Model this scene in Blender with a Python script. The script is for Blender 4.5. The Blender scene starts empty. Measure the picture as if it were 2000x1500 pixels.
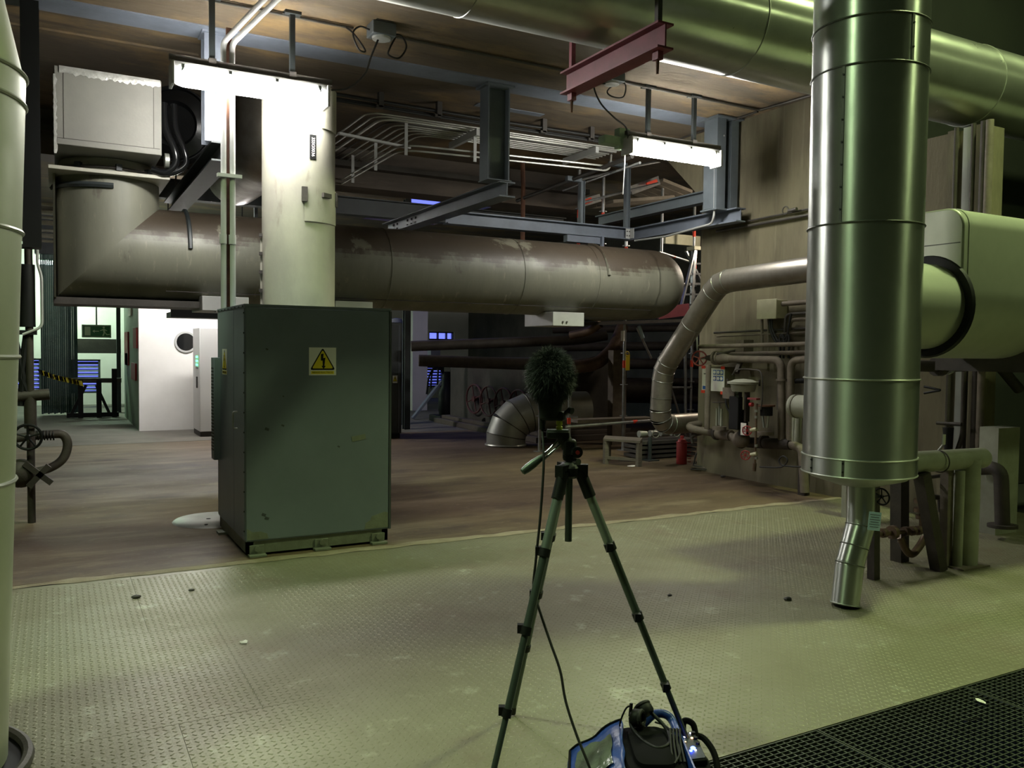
import bpy, bmesh, math, random
import numpy as np
from mathutils import Vector, Matrix
random.seed(7); rng = np.random.default_rng(7)
S = bpy.context.scene
COL = S.collection
PI = math.pi
# ------------------------------------------------------------------ camera
CAM_H, FPX = 1.6, 1640.0
ROLL, PITCH, YAW = math.radians(0.632), math.radians(-2.378), math.radians(28.65)
FW = Vector((math.sin(YAW)*math.cos(PITCH), math.cos(YAW)*math.cos(PITCH), math.sin(PITCH)))
_r0 = Vector((math.cos(YAW), -math.sin(YAW), 0)); _u0 = _r0.cross(FW)
RT = _r0*math.cos(ROLL) + _u0*math.sin(ROLL)
UP = _u0*math.cos(ROLL) - _r0*math.sin(ROLL)
CAMP = Vector((0, 0, CAM_H))
cam = bpy.data.cameras.new('camera'); cam.sensor_width = 36.0; cam.lens = FPX/2000*36.0
cam.clip_start = 0.05; cam.clip_end = 200
camo = bpy.data.objects.new('camera', cam); COL.objects.link(camo)
_m = Matrix((RT, UP, -FW)).transposed().to_4x4(); _m.translation = CAMP
camo.matrix_world = _m; S.camera = camo
# ------------------------------------------------------------------ world and exposure
S.view_settings.view_transform = 'Standard'; S.view_settings.look = 'None'
S.view_settings.gamma = 1.0; S.view_settings.use_curve_mapping = False
S.view_settings.exposure = 0.9
W = bpy.data.worlds.new('dusk_sky'); S.world = W; W.use_nodes = True
W.node_tree.nodes['Background'].inputs['Color'].default_value = (0.16, 0.20, 1.0, 1)
W.node_tree.nodes['Background'].inputs['Strength'].default_value = 0.8
# lamp strengths (emission of the lamp surfaces, built further down with their fittings)
TUBE_L, TUBE_R, BAY_LEFT, BAY_RIGHT, BAY_REAR = 60.0, 44.0, 270.0, 290.0, 95.0
CABIN_TUBE, EXIT_TUBE, SCAF_LAMP = 105.0, 120.0, 80.0
BAY_COL = (0.82, 1.0, 0.46)
BAY_COL_LEFT = (0.74, 1.0, 0.55)
# ------------------------------------------------------------------ pixel (2000x1500) to place in the room
def ray(x, y): return FW + RT*((x-1000)/FPX) - UP*((y-750)/FPX)
def fl(x, y, z=0.0):
    d = ray(x, y); return CAMP + d*((z-CAM_H)/d.z)
def oX(x, y, X):
    d = ray(x, y); return CAMP + d*(X/d.x)
def oY(x, y, Y):
    d = ray(x, y); return CAMP + d*(Y/d.y)
def oD(x, y, dep): return CAMP + ray(x, y)*dep
V = Vector
# ------------------------------------------------------------------ materials
MATS = {}
def lin(h):
    h = h.lstrip('#'); c = [int(h[i:i+2], 16)/255 for i in (0, 2, 4)]
    return tuple((v/12.92 if v <= 0.04045 else ((v+0.055)/1.055)**2.4) for v in c) + (1,)
def mat(name, col, rough=0.6, metal=0.0, col2=None, scale=3.0, bump=0.0, bscale=40.0, rvar=0.0,
        emit=None, estr=0.0, stretch=None, contrast=0.35, spec=0.5, detail=6):
    m = bpy.data.materials.new(name); m.use_nodes = True; MATS[name] = m
    nt = m.node_tree; N = nt.nodes; L = nt.links; b = N['Principled BSDF']
    b.inputs['Base Color'].default_value = lin(col); b.inputs['Roughness'].default_value = rough
    b.inputs['Metallic'].default_value = metal; b.inputs['Specular IOR Level'].default_value = spec
    if emit:
        b.inputs['Emission Color'].default_value = tuple(emit)+(1,); b.inputs['Emission Strength'].default_value = estr
    if col2 or bump or rvar:
        g = N.new('ShaderNodeNewGeometry'); mp = N.new('ShaderNodeMapping')
        L.new(g.outputs['Position'], mp.inputs['Vector'])
        if stretch: mp.inputs['Scale'].default_value = stretch
        n = N.new('ShaderNodeTexNoise'); n.inputs['Scale'].default_value = scale; n.inputs['Detail'].default_value = detail
        n.inputs['Roughness'].default_value = 0.62
        L.new(mp.outputs['Vector'], n.inputs['Vector'])
        r = N.new('ShaderNodeMapRange'); r.inputs['From Min'].default_value = 0.5-contrast/2; r.inputs['From Max'].default_value = 0.5+contrast/2
        L.new(n.outputs['Fac'], r.inputs['Value'])
        if col2:
            mx = N.new('ShaderNodeMix'); mx.data_type = 'RGBA'
            mx.inputs['A'].default_value = lin(col); mx.inputs['B'].default_value = lin(col2)
            L.new(r.outputs['Result'], mx.inputs['Factor']); L.new(mx.outputs['Result'], b.inputs['Base Color'])
        if rvar:
            r2 = N.new('ShaderNodeMapRange'); r2.inputs['To Min'].default_value = max(0.03, rough-rvar); r2.inputs['To Max'].default_value = rough+rvar
            L.new(r.outputs['Result'], r2.inputs['Value']); L.new(r2.outputs['Result'], b.inputs['Roughness'])
        if bump:
            n2 = N.new('ShaderNodeTexNoise'); n2.inputs['Scale'].default_value = bscale; n2.inputs['Detail'].default_value = 4
            L.new(mp.outputs['Vector'], n2.inputs['Vector'])
            bp = N.new('ShaderNodeBump'); bp.inputs['Strength'].default_value = bump; bp.inputs['Distance'].default_value = 0.02
            L.new(n2.outputs['Fac'], bp.inputs['Height']); L.new(bp.outputs['Normal'], b.inputs['Normal'])
    return m
def overlay(name, col, scale, lo, hi, stretch=None, amount=1.0, seed=0.0, zlo=None, zhi=None):
    """adds a further layer of stain colour to a material built by mat(); optionally only where the surface looks up (settled dust)"""
    m = MATS[name]; nt = m.node_tree; N = nt.nodes; L = nt.links; b = N['Principled BSDF']
    g = N.new('ShaderNodeNewGeometry'); mp = N.new('ShaderNodeMapping'); L.new(g.outputs['Position'], mp.inputs['Vector'])
    if stretch: mp.inputs['Scale'].default_value = stretch
    mp.inputs['Location'].default_value = (seed, seed*1.7, seed*0.3)
    n = N.new('ShaderNodeTexNoise'); n.inputs['Scale'].default_value = scale; n.inputs['Detail'].default_value = 7
    n.inputs['Roughness'].default_value = 0.65
    L.new(mp.outputs['Vector'], n.inputs['Vector'])
    r = N.new('ShaderNodeMapRange'); r.inputs['From Min'].default_value = lo; r.inputs['From Max'].default_value = hi
    r.inputs['To Max'].default_value = amount
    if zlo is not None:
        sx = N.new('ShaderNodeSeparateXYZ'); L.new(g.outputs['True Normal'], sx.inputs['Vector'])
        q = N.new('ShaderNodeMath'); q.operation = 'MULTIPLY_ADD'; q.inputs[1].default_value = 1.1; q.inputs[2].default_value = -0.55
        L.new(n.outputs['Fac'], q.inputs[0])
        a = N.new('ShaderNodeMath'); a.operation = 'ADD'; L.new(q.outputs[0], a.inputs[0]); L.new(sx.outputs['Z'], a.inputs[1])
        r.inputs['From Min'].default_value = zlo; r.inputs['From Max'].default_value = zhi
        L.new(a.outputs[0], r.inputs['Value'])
    else:
        L.new(n.outputs['Fac'], r.inputs['Value'])
    mx = N.new('ShaderNodeMix'); mx.data_type = 'RGBA'; inp = b.inputs['Base Color']
    if inp.is_linked:
        L.new(inp.links[0].from_socket, mx.inputs['A'])
    else: mx.inputs['A'].default_value = inp.default_value
    mx.inputs['B'].default_value = lin(col)
    L.new(r.outputs['Result'], mx.inputs['Factor']); L.new(mx.outputs['Result'], inp)
def aniso(name, axis, amount=0.85, rot=0.25):
    nt = MATS[name].node_tree; b = nt.nodes['Principled BSDF']; t = nt.nodes.new('ShaderNodeTangent')
    t.direction_type = 'RADIAL'; t.axis = axis; nt.links.new(t.outputs['Tangent'], b.inputs['Tangent'])
    b.inputs['Anisotropic'].default_value = amount; b.inputs['Anisotropic Rotation'].default_value = rot
# ------------------------------------------------------------------ mesh builder
class B:
    def __init__(s): s.v = []; s.f = []; s.sm = []
    def add(s, vs, fs, smooth=False):
        o = len(s.v); s.v += [tuple(p) for p in vs]; s.f += [tuple(i+o for i in f) for f in fs]; s.sm += [smooth]*len(fs); return s
    def box(s, x0, x1, y0, y1, z0, z1):
        x0, x1 = sorted((x0, x1)); y0, y1 = sorted((y0, y1)); z0, z1 = sorted((z0, z1))
        return s.add([(x0,y0,z0),(x1,y0,z0),(x1,y1,z0),(x0,y1,z0),(x0,y0,z1),(x1,y0,z1),(x1,y1,z1),(x0,y1,z1)],
                     [(3,2,1,0),(4,5,6,7),(0,1,5,4),(1,2,6,5),(2,3,7,6),(3,0,4,7)])
    def obox(s, c, size, rot=None):
        c = V(c); rot = rot or Matrix.Identity(3); h = [k/2 for k in size]
        vs = [c + rot @ V((sx*h[0], sy*h[1], sz*h[2])) for sz in (-1,1) for sy in (-1,1) for sx in (-1,1)]
        return s.add(vs, [(2,3,1,0),(4,5,7,6),(0,1,5,4),(1,3,7,5),(3,2,6,7),(2,0,4,6)])
    @staticmethod
    def frame(d, up=(0,0,1)):
        d = V(d).normalized(); u = V(up)
        if abs(d.dot(u)) > 0.995: u = V((0,1,0))
        x = d.cross(u).normalized(); return x, x.cross(d).normalized(), d
    def bar(s, p0, p1, w, h, up=(0,0,1)):
        p0, p1 = V(p0), V(p1); x, u, d = s.frame(p1-p0, up)
        return s.prism([p0 + x*a + u*b for a, b in ((-w/2,-h/2),(w/2,-h/2),(w/2,h/2),(-w/2,h/2))], p1-p0)
    def prism(s, poly, vec):
        poly = [V(p) for p in poly]; vec = V(vec); n = len(poly)
        nrm = sum((( poly[i]).cross(poly[(i+1)%n]) for i in range(n)), V((0,0,0)))
        if nrm.dot(vec) > 0: poly = poly[::-1]
        vs = poly + [p+vec for p in poly]
        return s.add(vs, [tuple(range(n)), tuple(range(2*n-1, n-1, -1))] + [(i, i+n, (i+1)%n+n, (i+1)%n) for i in range(n)])
    def cyl(s, p0, p1, r, r1=None, n=16, caps=True):
        return s.lathe(p0, V(p1)-V(p0), [(r, 0.0), (r if r1 is None else r1, 1.0)], n, caps, True)
    def lathe(s, o, axis, prof, n=24, caps=True, unit=False):
        o = V(o); ax = V(axis); L = ax.length; x, u, d = s.frame(ax); sc = L if unit else 1.0
        vs, fs = [], []
        for r, t in prof:
            for k in range(n):
                a = 2*PI*k/n; vs.append(o + d*(t*sc) + x*(r*math.cos(a)) + u*(r*math.sin(a)))
        for i in range(len(prof)-1):
            for k in range(n):
                k2 = (k+1) % n; fs.append((i*n+k, i*n+k2, (i+1)*n+k2, (i+1)*n+k))
        # frame is (x,u,d) with x cross u = -d or d: orient faces by test
        if (x.cross(u)).dot(d) < 0: fs = [f[::-1] for f in fs]
        if prof[0][1] > prof[-1][1]: fs = [f[::-1] for f in fs]
        s.add(vs, fs, True)
        if caps:
            o0 = len(s.v)
            for idx, base in ((0, 0), (1, (len(prof)-1)*n)):
                if prof[0 if idx == 0 else -1][0] < 1e-5: continue
                s.v += [tuple(p) for p in vs[base:base+n]]; ff = list(range(o0, o0+n)); o0 += n
                s.f.append(tuple(ff)); s.sm.append(False)
        return s
    def path(s, pts, r, n=10, caps=True):
        pts = [V(p) for p in pts]; m = len(pts); rs = r if isinstance(r, (list, tuple)) else [r]*m
        t = [(pts[min(i+1, m-1)]-pts[max(i-1, 0)]).normalized() for i in range(m)]
        x, u, _ = s.frame(t[0]); vs, fs = [], []
        for i in range(m):
            if i:
                q = t[i-1].rotation_difference(t[i]); x = q @ x; u = q @ u
            for k in range(n):
                a = 2*PI*k/n; vs.append(pts[i] + x*(rs[i]*math.cos(a)) + u*(rs[i]*math.sin(a)))
        for i in range(m-1):
            for k in range(n):
                k2 = (k+1) % n; fs.append((i*n+k, (i+1)*n+k, (i+1)*n+k2, i*n+k2))
        if x.cross(u).dot(t[-1]) < 0: fs = [f for f in fs]
        else: fs = [f[::-1] for f in fs]
        s.add(vs, fs, True)
        if caps:
            s.add(vs[:n], [tuple(range(n))]); s.add(vs[-n:], [tuple(range(n-1, -1, -1))])
        return s
    def ring(s, o, axis, R, r, n=28, m=8, a0=0.0, a1=2*PI):
        x, u, d = s.frame(axis); full = abs(a1-a0-2*PI) < 1e-6
        pts = [V(o) + x*(R*math.cos(a0+(a1-a0)*k/n)) + u*(R*math.sin(a0+(a1-a0)*k/n)) for k in range(n+1)]
        return s.path(pts, r, m, caps=not full)
    def sphere(s, c, r, n=16, m=10):
        c = V(c); r = r if isinstance(r, (tuple, list)) else (r, r, r); vs, fs = [], []
        for i in range(m+1):
            th = PI*i/m
            for k in range(n):
                a = 2*PI*k/n; vs.append(c + V((r[0]*math.sin(th)*math.cos(a), r[1]*math.sin(th)*math.sin(a), r[2]*math.cos(th))))
        for i in range(m):
            for k in range(n):
                k2 = (k+1) % n; fs.append((i*n+k, (i+1)*n+k, (i+1)*n+k2, i*n+k2))
        return s.add(vs, fs, True)
    def ibeam(s, p0, p1, w, h, tw=0.012, tf=0.016, up=(0,0,1)):
        p0, p1 = V(p0), V(p1); x, u, d = s.frame(p1-p0, up); a, b, c = w/2, h/2, tw/2
        pr = [(-a,-b),(a,-b),(a,-b+tf),(c,-b+tf),(c,b-tf),(a,b-tf),(a,b),(-a,b),(-a,b-tf),(-c,b-tf),(-c,-b+tf),(-a,-b+tf)]
        return s.prism([p0 + x*i + u*j for i, j in pr], p1-p0)
    def grid(s, rows, smooth=True, closed=False):
        n = len(rows[0]); vs = [p for r in rows for p in r]; fs = []
        for i in range(len(rows)-1):
            for k in range(n if closed else n-1):
                k2 = (k+1) % n; fs.append((i*n+k, i*n+k2, (i+1)*n+k2, (i+1)*n+k))
        return s.add(vs, fs, smooth)
def fillet(pts, rad, seg=6):
    pts = [V(p) for p in pts]; out = [pts[0]]
    for i in range(1, len(pts)-1):
        a, b, c = pts[i-1], pts[i], pts[i+1]; d0 = (a-b); d1 = (c-b)
        q = min(rad, d0.length*0.49, d1.length*0.49); p0 = b + d0.normalized()*q; p1 = b + d1.normalized()*q
        for k in range(seg+1):
            t = k/seg; out.append(p0*(1-t)**2 + b*(2*t*(1-t)) + p1*t*t)
    out.append(pts[-1]); return out
def smooth_pts(pts, n=8):
    pts = [V(p) for p in pts]; P = [pts[0]*2-pts[1]] + pts + [pts[-1]*2-pts[-2]]; out = []
    for i in range(1, len(P)-2):
        for k in range(n):
            t = k/n; a, b, c, d = P[i-1], P[i], P[i+1], P[i+2]
            out.append(0.5*((2*b)+(c-a)*t+(2*a-5*b+4*c-d)*t*t+(3*b-a-3*c+d)*t**3))
    out.append(pts[-1]); return out
# ------------------------------------------------------------------ objects
def tags(o, label=None, cat=None, group=None, kind=None):
    for k, v in (('label', label), ('category', cat), ('group', group), ('kind', kind)):
        if v: o[k] = v
    return o
def root_of(o):
    while o.parent: o = o.parent
    return o
def T(name, label, cat, loc, group=None, kind=None):
    o = bpy.data.objects.new(name, None); COL.objects.link(o); o.location = V(loc); o.empty_display_size = 0.1
    return tags(o, label, cat, group, kind)
def P(name, b, m, parent=None, label=None, cat=None, group=None, kind=None, bevel=0.0, ang=38, fix=True):
    """links builder b as one mesh object, either a part of parent or a thing of its own"""
    vs = np.array(b.v, dtype=np.float64)
    if parent is not None: o0 = np.array(root_of(parent).location)
    else:
        lo, hi = vs.min(0), vs.max(0); o0 = np.array([(lo[0]+hi[0])/2, (lo[1]+hi[1])/2, lo[2]])
    me = bpy.data.meshes.new(name); me.from_pydata((vs-o0).tolist(), [], b.f); me.update()
    if fix:
        bm = bmesh.new(); bm.from_mesh(me); bmesh.ops.remove_doubles(bm, verts=bm.verts, dist=1e-5)
        bmesh.ops.recalc_face_normals(bm, faces=bm.faces); bm.to_mesh(me); bm.free()
    for p in me.polygons: p.use_smooth = True
    me.set_sharp_from_angle(angle=math.radians(ang))
    me.materials.append(MATS[m] if isinstance(m, str) else m)
    o = bpy.data.objects.new(name, me); COL.objects.link(o)
    if parent is not None: o.parent = parent
    else: o.location = V(o0)
    if bevel:
        md = o.modifiers.new('bevel', 'BEVEL'); md.width = bevel; md.segments = 2; md.limit_method = 'ANGLE'; md.angle_limit = math.radians(50)
    return tags(o, label, cat, group, kind)
def share(src, name, loc, parent, rot=None):
    o = bpy.data.objects.new(name, src.data); COL.objects.link(o); o.parent = parent; o.location = V(loc) - V(root_of(parent).location)
    if rot: o.rotation_euler = rot
    for md in src.modifiers:
        if md.type == 'BEVEL':
            q = o.modifiers.new('bevel', 'BEVEL'); q.width = md.width; q.segments = md.segments; q.limit_method = md.limit_method; q.angle_limit = md.angle_limit
    return o
def dup(root, loc, label, rotz=None):
    r = root.copy(); COL.objects.link(r); r.location = V(loc); r['label'] = label
    if rotz is not None: r.rotation_euler = (0, 0, rotz)
    for ch in list(root.children):
        c = ch.copy(); COL.objects.link(c); c.parent = r
        for g in list(ch.children):
            d = g.copy(); COL.objects.link(d); d.parent = c
    return r
def text(name, body, loc, rot, size, m, parent, align='CENTER', bold=0.0):
    cu = bpy.data.curves.new(name, 'FONT'); cu.body = body; cu.size = size; cu.align_x = align; cu.align_y = 'CENTER'; cu.extrude = 0.0006; cu.offset = bold
    o = bpy.data.objects.new(name, cu); COL.objects.link(o)
    dg = bpy.context.evaluated_depsgraph_get(); me = bpy.data.meshes.new_from_object(o.evaluated_get(dg))
    bpy.data.objects.remove(o); bpy.data.curves.remove(cu)
    o = bpy.data.objects.new(name, me); COL.objects.link(o); me.materials.clear(); me.materials.append(MATS[m])
    o.parent = parent; o.location = V(loc) - V(root_of(parent).location); o.rotation_euler = rot
    return o
# ------------------------------------------------------------------ materials
mat('concrete_floor', '#6b5a42', 0.7, 0, '#4b3d2a', 0.9, 0.15, 30, 0.12, stretch=(0.5,1.5,1), contrast=0.5)
overlay('concrete_floor', '#84775f', 2.4, 0.52, 0.75, (0.35,1.6,1), 0.8, 3.0)
overlay('concrete_floor', '#33271f', 1.1, 0.54, 0.70, (0.7,1.2,1), 0.8, 9.0)
overlay('concrete_floor', '#8a7d68', 14.0, 0.60, 0.72, (0.7,1.4,1), 0.55, 19.0)
overlay('concrete_floor', '#2c221b', 9.0, 0.64, 0.74, (0.6,1.4,1), 0.6, 29.0)
mat('concrete_far', '#6e6a60', 0.8, 0, '#55524a', 1.4, 0.12, 30)
mat('plate', '#888670', 0.5, 0.25, '#746f59', 1.1, 0.12, 60, 0.12, contrast=0.5)
overlay('plate', '#6d5b4c', 2.2, 0.56, 0.74, None, 0.55, 4.0)
overlay('plate', '#b7b8a2', 6.0, 0.60, 0.72, None, 0.5, 8.0)
overlay('plate', '#d4d4c4', 38.0, 0.70, 0.76, None, 0.8, 2.0)
mat('cement', '#958c75', 0.85, 0, '#7c705b', 5, 0.3, 40)
mat('grating', '#55594e', 0.5, 0.5, '#474a40', 6, 0.1, 60)
mat('pit', '#22241f', 0.9)
mat('concrete_ceiling', '#605442', 0.85, 0, '#453c31', 1.3, 0.25, 18, stretch=(0.35,1.3,1), contrast=0.5)
overlay('concrete_ceiling', '#836b45', 1.1, 0.50, 0.66, (0.6,1.2,1), 0.8, 5.0)
overlay('concrete_ceiling', '#3a3229', 3.2, 0.56, 0.66, (0.25,1.6,1), 0.6, 15.0)
overlay('concrete_ceiling', '#332c25', 1.0, 0.60, 0.74, (0.7,0.7,1), 0.7, 11.0)
mat('concrete_wall', '#777059', 0.85, 0, '#5c5644', 1.6, 0.25, 22, stretch=(1,1,0.25), contrast=0.5)
overlay('concrete_wall', '#403c31', 2.6, 0.48, 0.72, (1,1.6,0.35), 0.65, 2.0)
overlay('concrete_wall', '#8d8671', 5.0, 0.58, 0.75, (1,3,0.12), 0.6, 6.0)
mat('concrete_beam', '#5f564c', 0.85, 0, '#413a34', 1.8, 0.2, 20, stretch=(0.5,1,1.6), contrast=0.5)
mat('dark_concrete', '#4c4842', 0.9, 0, '#36332f', 1.5, 0.2, 20)
mat('dark_hall', '#23271f', 0.9, 0, '#191c17', 1.0)
mat('galv', '#bcc0ba', 0.36, 0.93, '#a4a9a4', 2.2, 0.07, 3.5, 0.08, contrast=0.5); aniso('galv', 'Z')
mat('galv_x', '#b4b7ad', 0.33, 0.8, '#9a9d93', 2.5, 0.05, 4, 0.08, contrast=0.5); aniso('galv_x', 'X')
mat('galv_dull', '#aeb0a8', 0.42, 0.6, '#92958d', 2.5, 0.08, 5, 0.08, contrast=0.5)
mat('galv_green', '#b9bdac', 0.45, 0.45, '#a7ab9a', 2.0, 0.08, 4, 0.08, contrast=0.5)
mat('clad', '#a5a097', 0.38, 0.75, '#857f75', 3.0, 0.06, 8, 0.06)
mat('seam', '#5a5c56', 0.5, 0.7)
mat('cab_paint', '#737d86', 0.42, 0, '#6b757e', 2.5, 0.03, 80)
mat('cab_dark', '#42484a', 0.5)
mat('cab_base', '#7c8272', 0.65, 0, '#67695a', 9, 0.1, 60)
mat('bare_paint', '#aaa898', 0.5, 0, '#98968a', 3.0, 0.05, 50, stretch=(1,1,0.6))
overlay('bare_paint', '#6a5f52', 4, 0.62, 0.74, (1,1,0.3), 0.6, 3)
mat('big_pipe', '#777768', 0.5, 0, '#69695c', 2.0, 0.06, 12, 0.08, stretch=(1.6,1,0.5))
overlay('big_pipe', '#93927f', 9.0, 0.62, 0.68, (2.2,1,0.35), 0.6, 1.0)
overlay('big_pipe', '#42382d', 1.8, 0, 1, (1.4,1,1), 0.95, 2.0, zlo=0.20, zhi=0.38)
overlay('big_pipe', '#7f7d6d', 2.6, 0.60, 0.64, (0.9,1,0.5), 0.75, 21.0)
overlay('big_pipe', '#a09e8c', 5.0, 0.66, 0.69, (1.4,1,0.3), 0.7, 33.0)
overlay('big_pipe', '#3b332b', 2.2, 0.64, 0.70, (1.2,1,0.6), 0.6, 44.0)
mat('box_paint', '#7d7c74', 0.6, 0, '#72716a', 2.0, 0.05, 40)
mat('steel_blue', '#5f666b', 0.5, 0.1, '#535a5f', 4, 0.06, 40)
mat('steel_dark', '#343a3b', 0.5, 0.1, '#2a2f30', 4, 0.06, 40)
mat('steel_teal', '#2c4444', 0.55, 0.1, '#243939', 4, 0.05, 40)
mat('strip_blue', '#6d7480', 0.6, 0.05, '#5d636d', 3, 0.05, 30)
mat('conduit', '#c2c2bb', 0.35, 0.55, '#a0a098', 6)
mat('conduit_dark', '#4e4a45', 0.6, 0.3, '#3b3834', 5, 0.1, 60)
mat('pipe_grime', '#7d7466', 0.7, 0.1, '#5c5348', 7, 0.15, 70, contrast=0.5)
mat('pipe_brown', '#423b34', 0.65, 0.2, '#2f2a25', 6, 0.12, 60)
mat('pipe_copper', '#7a6552', 0.5, 0.45, '#57473a', 6, 0.1, 50)
mat('pipe_pale', '#9a9c8c', 0.6, 0.05, '#858776', 4, 0.06, 50)
mat('rust', '#6b4630', 0.8, 0, '#4b3123', 9, 0.15, 60)
mat('red_paint', '#7e3440', 0.5, 0, '#6a2a34', 6, 0.05, 50)
mat('red_wheel', '#8d3a3c', 0.55, 0, '#74302f', 8)
mat('red_bright', '#a32a2c', 0.5)
mat('red_dark', '#4d2124', 0.6)
mat('bag_black', '#0a0a0b', 0.8, spec=0.12)
mat('red_tape', '#e0452a', 0.6)
mat('black', '#121313', 0.55, spec=0.3)
mat('black_gloss', '#101112', 0.22)
mat('rubber', '#1b1b1a', 0.65)
mat('fur', '#272d2c', 0.6)
mat('fur_core', '#0d1111', 0.9)
mat('white_paint', '#d9d7d2', 0.6, 0, '#cfcdc7', 2)
mat('white_plain', '#e6e6e2', 0.55)
mat('beige_box', '#c6c4a6', 0.55, 0, '#b4b293', 6)
mat('pale_green', '#8fa588', 0.55, 0, '#7d9377', 5)
mat('light_grey', '#a8a9a6', 0.5, 0, '#9b9c99', 4)
mat('silver_tape', '#d8d8d4', 0.35, 0.7, '#b5b5b0', 14, 0.25, 45)
mat('yellow', '#ecd92c', 0.55)
mat('yellow_tag', '#d6bd1c', 0.5)
mat('sign_white', '#f0f0e8', 0.5)
mat('sign_green', '#1f6b35', 0.5)
mat('sign_pale', '#b9d6a8', 0.5)
mat('blue_ink', '#2f5fae', 0.5)
mat('paper', '#e4e2d8', 0.8)
mat('card_blue', '#a9c3cf', 0.6)
mat('wood', '#6e665a', 0.8, 0, '#575046', 8, 0.1, 50, stretch=(1,1,6))
mat('plank', '#8a8172', 0.8, 0, '#6f675a', 6, 0.1, 50)
mat('scaf', '#b8bab8', 0.35, 0.8, '#94969a', 9)
mat('tripod_metal', '#8a948e', 0.38, 0.6)
mat('tripod_dark', '#535d58', 0.42, 0.5)
mat('chrome', '#d5d8d6', 0.15, 1.0)
mat('lime', '#a8ad3a', 0.35, 0.3)
mat('bag_blue', '#2a4796', 0.35, 0, '#223c82', 8, 0.2, 25)
mat('vinyl', '#6d7468', 0.15, 0.0, '#585e55', 6, 0.5, 14)
mat('ext_red', '#9c2f2c', 0.5)
mat('glass_dark', '#0b0d0e', 0.1)
mat('tube_left', '#ffffff', 0.5, emit=(1.0, 0.98, 0.93), estr=TUBE_L)
mat('tube_right', '#ffffff', 0.5, emit=(1.0, 0.98, 0.91), estr=TUBE_R)
mat('tube_cabin', '#ffffff', 0.5, emit=(1.0, 0.97, 0.95), estr=CABIN_TUBE)
mat('tube_exit', '#ffffff', 0.5, emit=(0.72, 1.0, 0.74), estr=EXIT_TUBE)
mat('lamp_scaffold', '#ffffff', 0.5, emit=(1.0, 0.86, 0.68), estr=SCAF_LAMP)
mat('lamp_bay_rear', '#ffffff', 0.5, emit=BAY_COL, estr=BAY_REAR)
mat('lamp_bay_left', '#ffffff', 0.5, emit=BAY_COL_LEFT, estr=BAY_LEFT)
mat('lamp_bay_right', '#ffffff', 0.5, emit=BAY_COL, estr=BAY_RIGHT)
mat('led_green', '#20ff60', 0.5, emit=(0.1, 1.0, 0.35), estr=2.5)
mat('led_blue', '#3050ff', 0.5, emit=(0.05, 0.1, 1.0), estr=9)
mat('led_orange', '#ff9a50', 0.5, emit=(1.0, 0.5, 0.2), estr=3)
mat('led_white', '#ffffff', 0.5, emit=(0.8, 0.85, 1.0), estr=5)
# ================================================================== the setting
def holes(b, u0, u1, v0, v1, hs, fn):
    """rectangle u0..u1 x v0..v1 with rectangular holes, as slabs handed to fn(u0,u1,v0,v1)"""
    us = sorted({u0, u1, *[h[0] for h in hs], *[h[1] for h in hs]}); vs = sorted({v0, v1, *[h[2] for h in hs], *[h[3] for h in hs]})
    for i in range(len(us)-1):
        for j in range(len(vs)-1):
            cu, cv = (us[i]+us[i+1])/2, (vs[j]+vs[j+1])/2
            if any(h[0] < cu < h[1] and h[2] < cv < h[3] for h in hs): continue
            fn(us[i], us[i+1], vs[j], vs[j+1])
def struct(name, b, m, **k): return P(name, b, m, kind='structure', fix=k.pop('fix', True), **k)
CEIL, EDGE = 4.5, 6.3
floor = T('floor', 'brown concrete floor and tread plate flooring', 'floor', (2, 10, 0), kind='structure')
P('concrete_slab', B().box(-6, 12, EDGE+0.09, 14.9, -0.3, 0), 'concrete_floor', floor)
P('concrete_slab', B().box(-6, 12, 14.92, 25, -0.3, 0), 'concrete_far', floor)
P('joint_filler', B().box(-6, 12, 14.9, 14.92, -0.3, -0.006), 'dark_concrete', floor)
b = B(); random.seed(3); xs = np.linspace(-6, 7.6, 90); top = [EDGE+0.09+random.uniform(-0.02, 0.045) for _ in xs]
low = [EDGE+random.uniform(-0.03, 0.015) for _ in xs]
b.grid([[V((x, y, 0.003)) for x, y in zip(xs, low)], [V((x, (p+q)/2, 0.008)) for x, p, q in zip(xs, top, low)], [V((x, y, 0.001)) for x, y in zip(xs, top)]])
P('cement_strip', b, 'cement', floor, label='pale worn cement strip along the plate edge')
P('bed', B().box(-6, 12, 2.45, EDGE+0.09, -0.3, -0.012), 'pit', floor)
PW, PD = 1.3, (EDGE-2.45)/3
plate0 = None
for i in range(-5, 6):
    for j in range(3):
        x0 = 0.45 + i*PW + (0.35 if j == 1 else 0); y0 = 2.45 + j*PD
        if x0 > 7.6: continue
        if plate0 is None:
            plate0 = P('floor_plate', B().box(x0+0.0008, x0+PW-0.0008, y0+0.0008, y0+PD-0.0008, -0.012, 0), 'plate', floor)
            px0, py0 = x0, y0
            plate0.data.transform(Matrix.Translation(V(floor.location)-V((x0, y0, 0)))); plate0.location = V((x0, y0, 0))-V(floor.location)
        else: share(plate0, 'floor_plate', (x0, y0, 0), floor)
P('floor_plate', B().box(-6, 12, -6, -0.6, -0.05, 0), 'plate', floor)
P('floor_plate', B().box(-6, 1.2, -0.6, 2.445, -0.05, 0), 'plate', floor)
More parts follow.
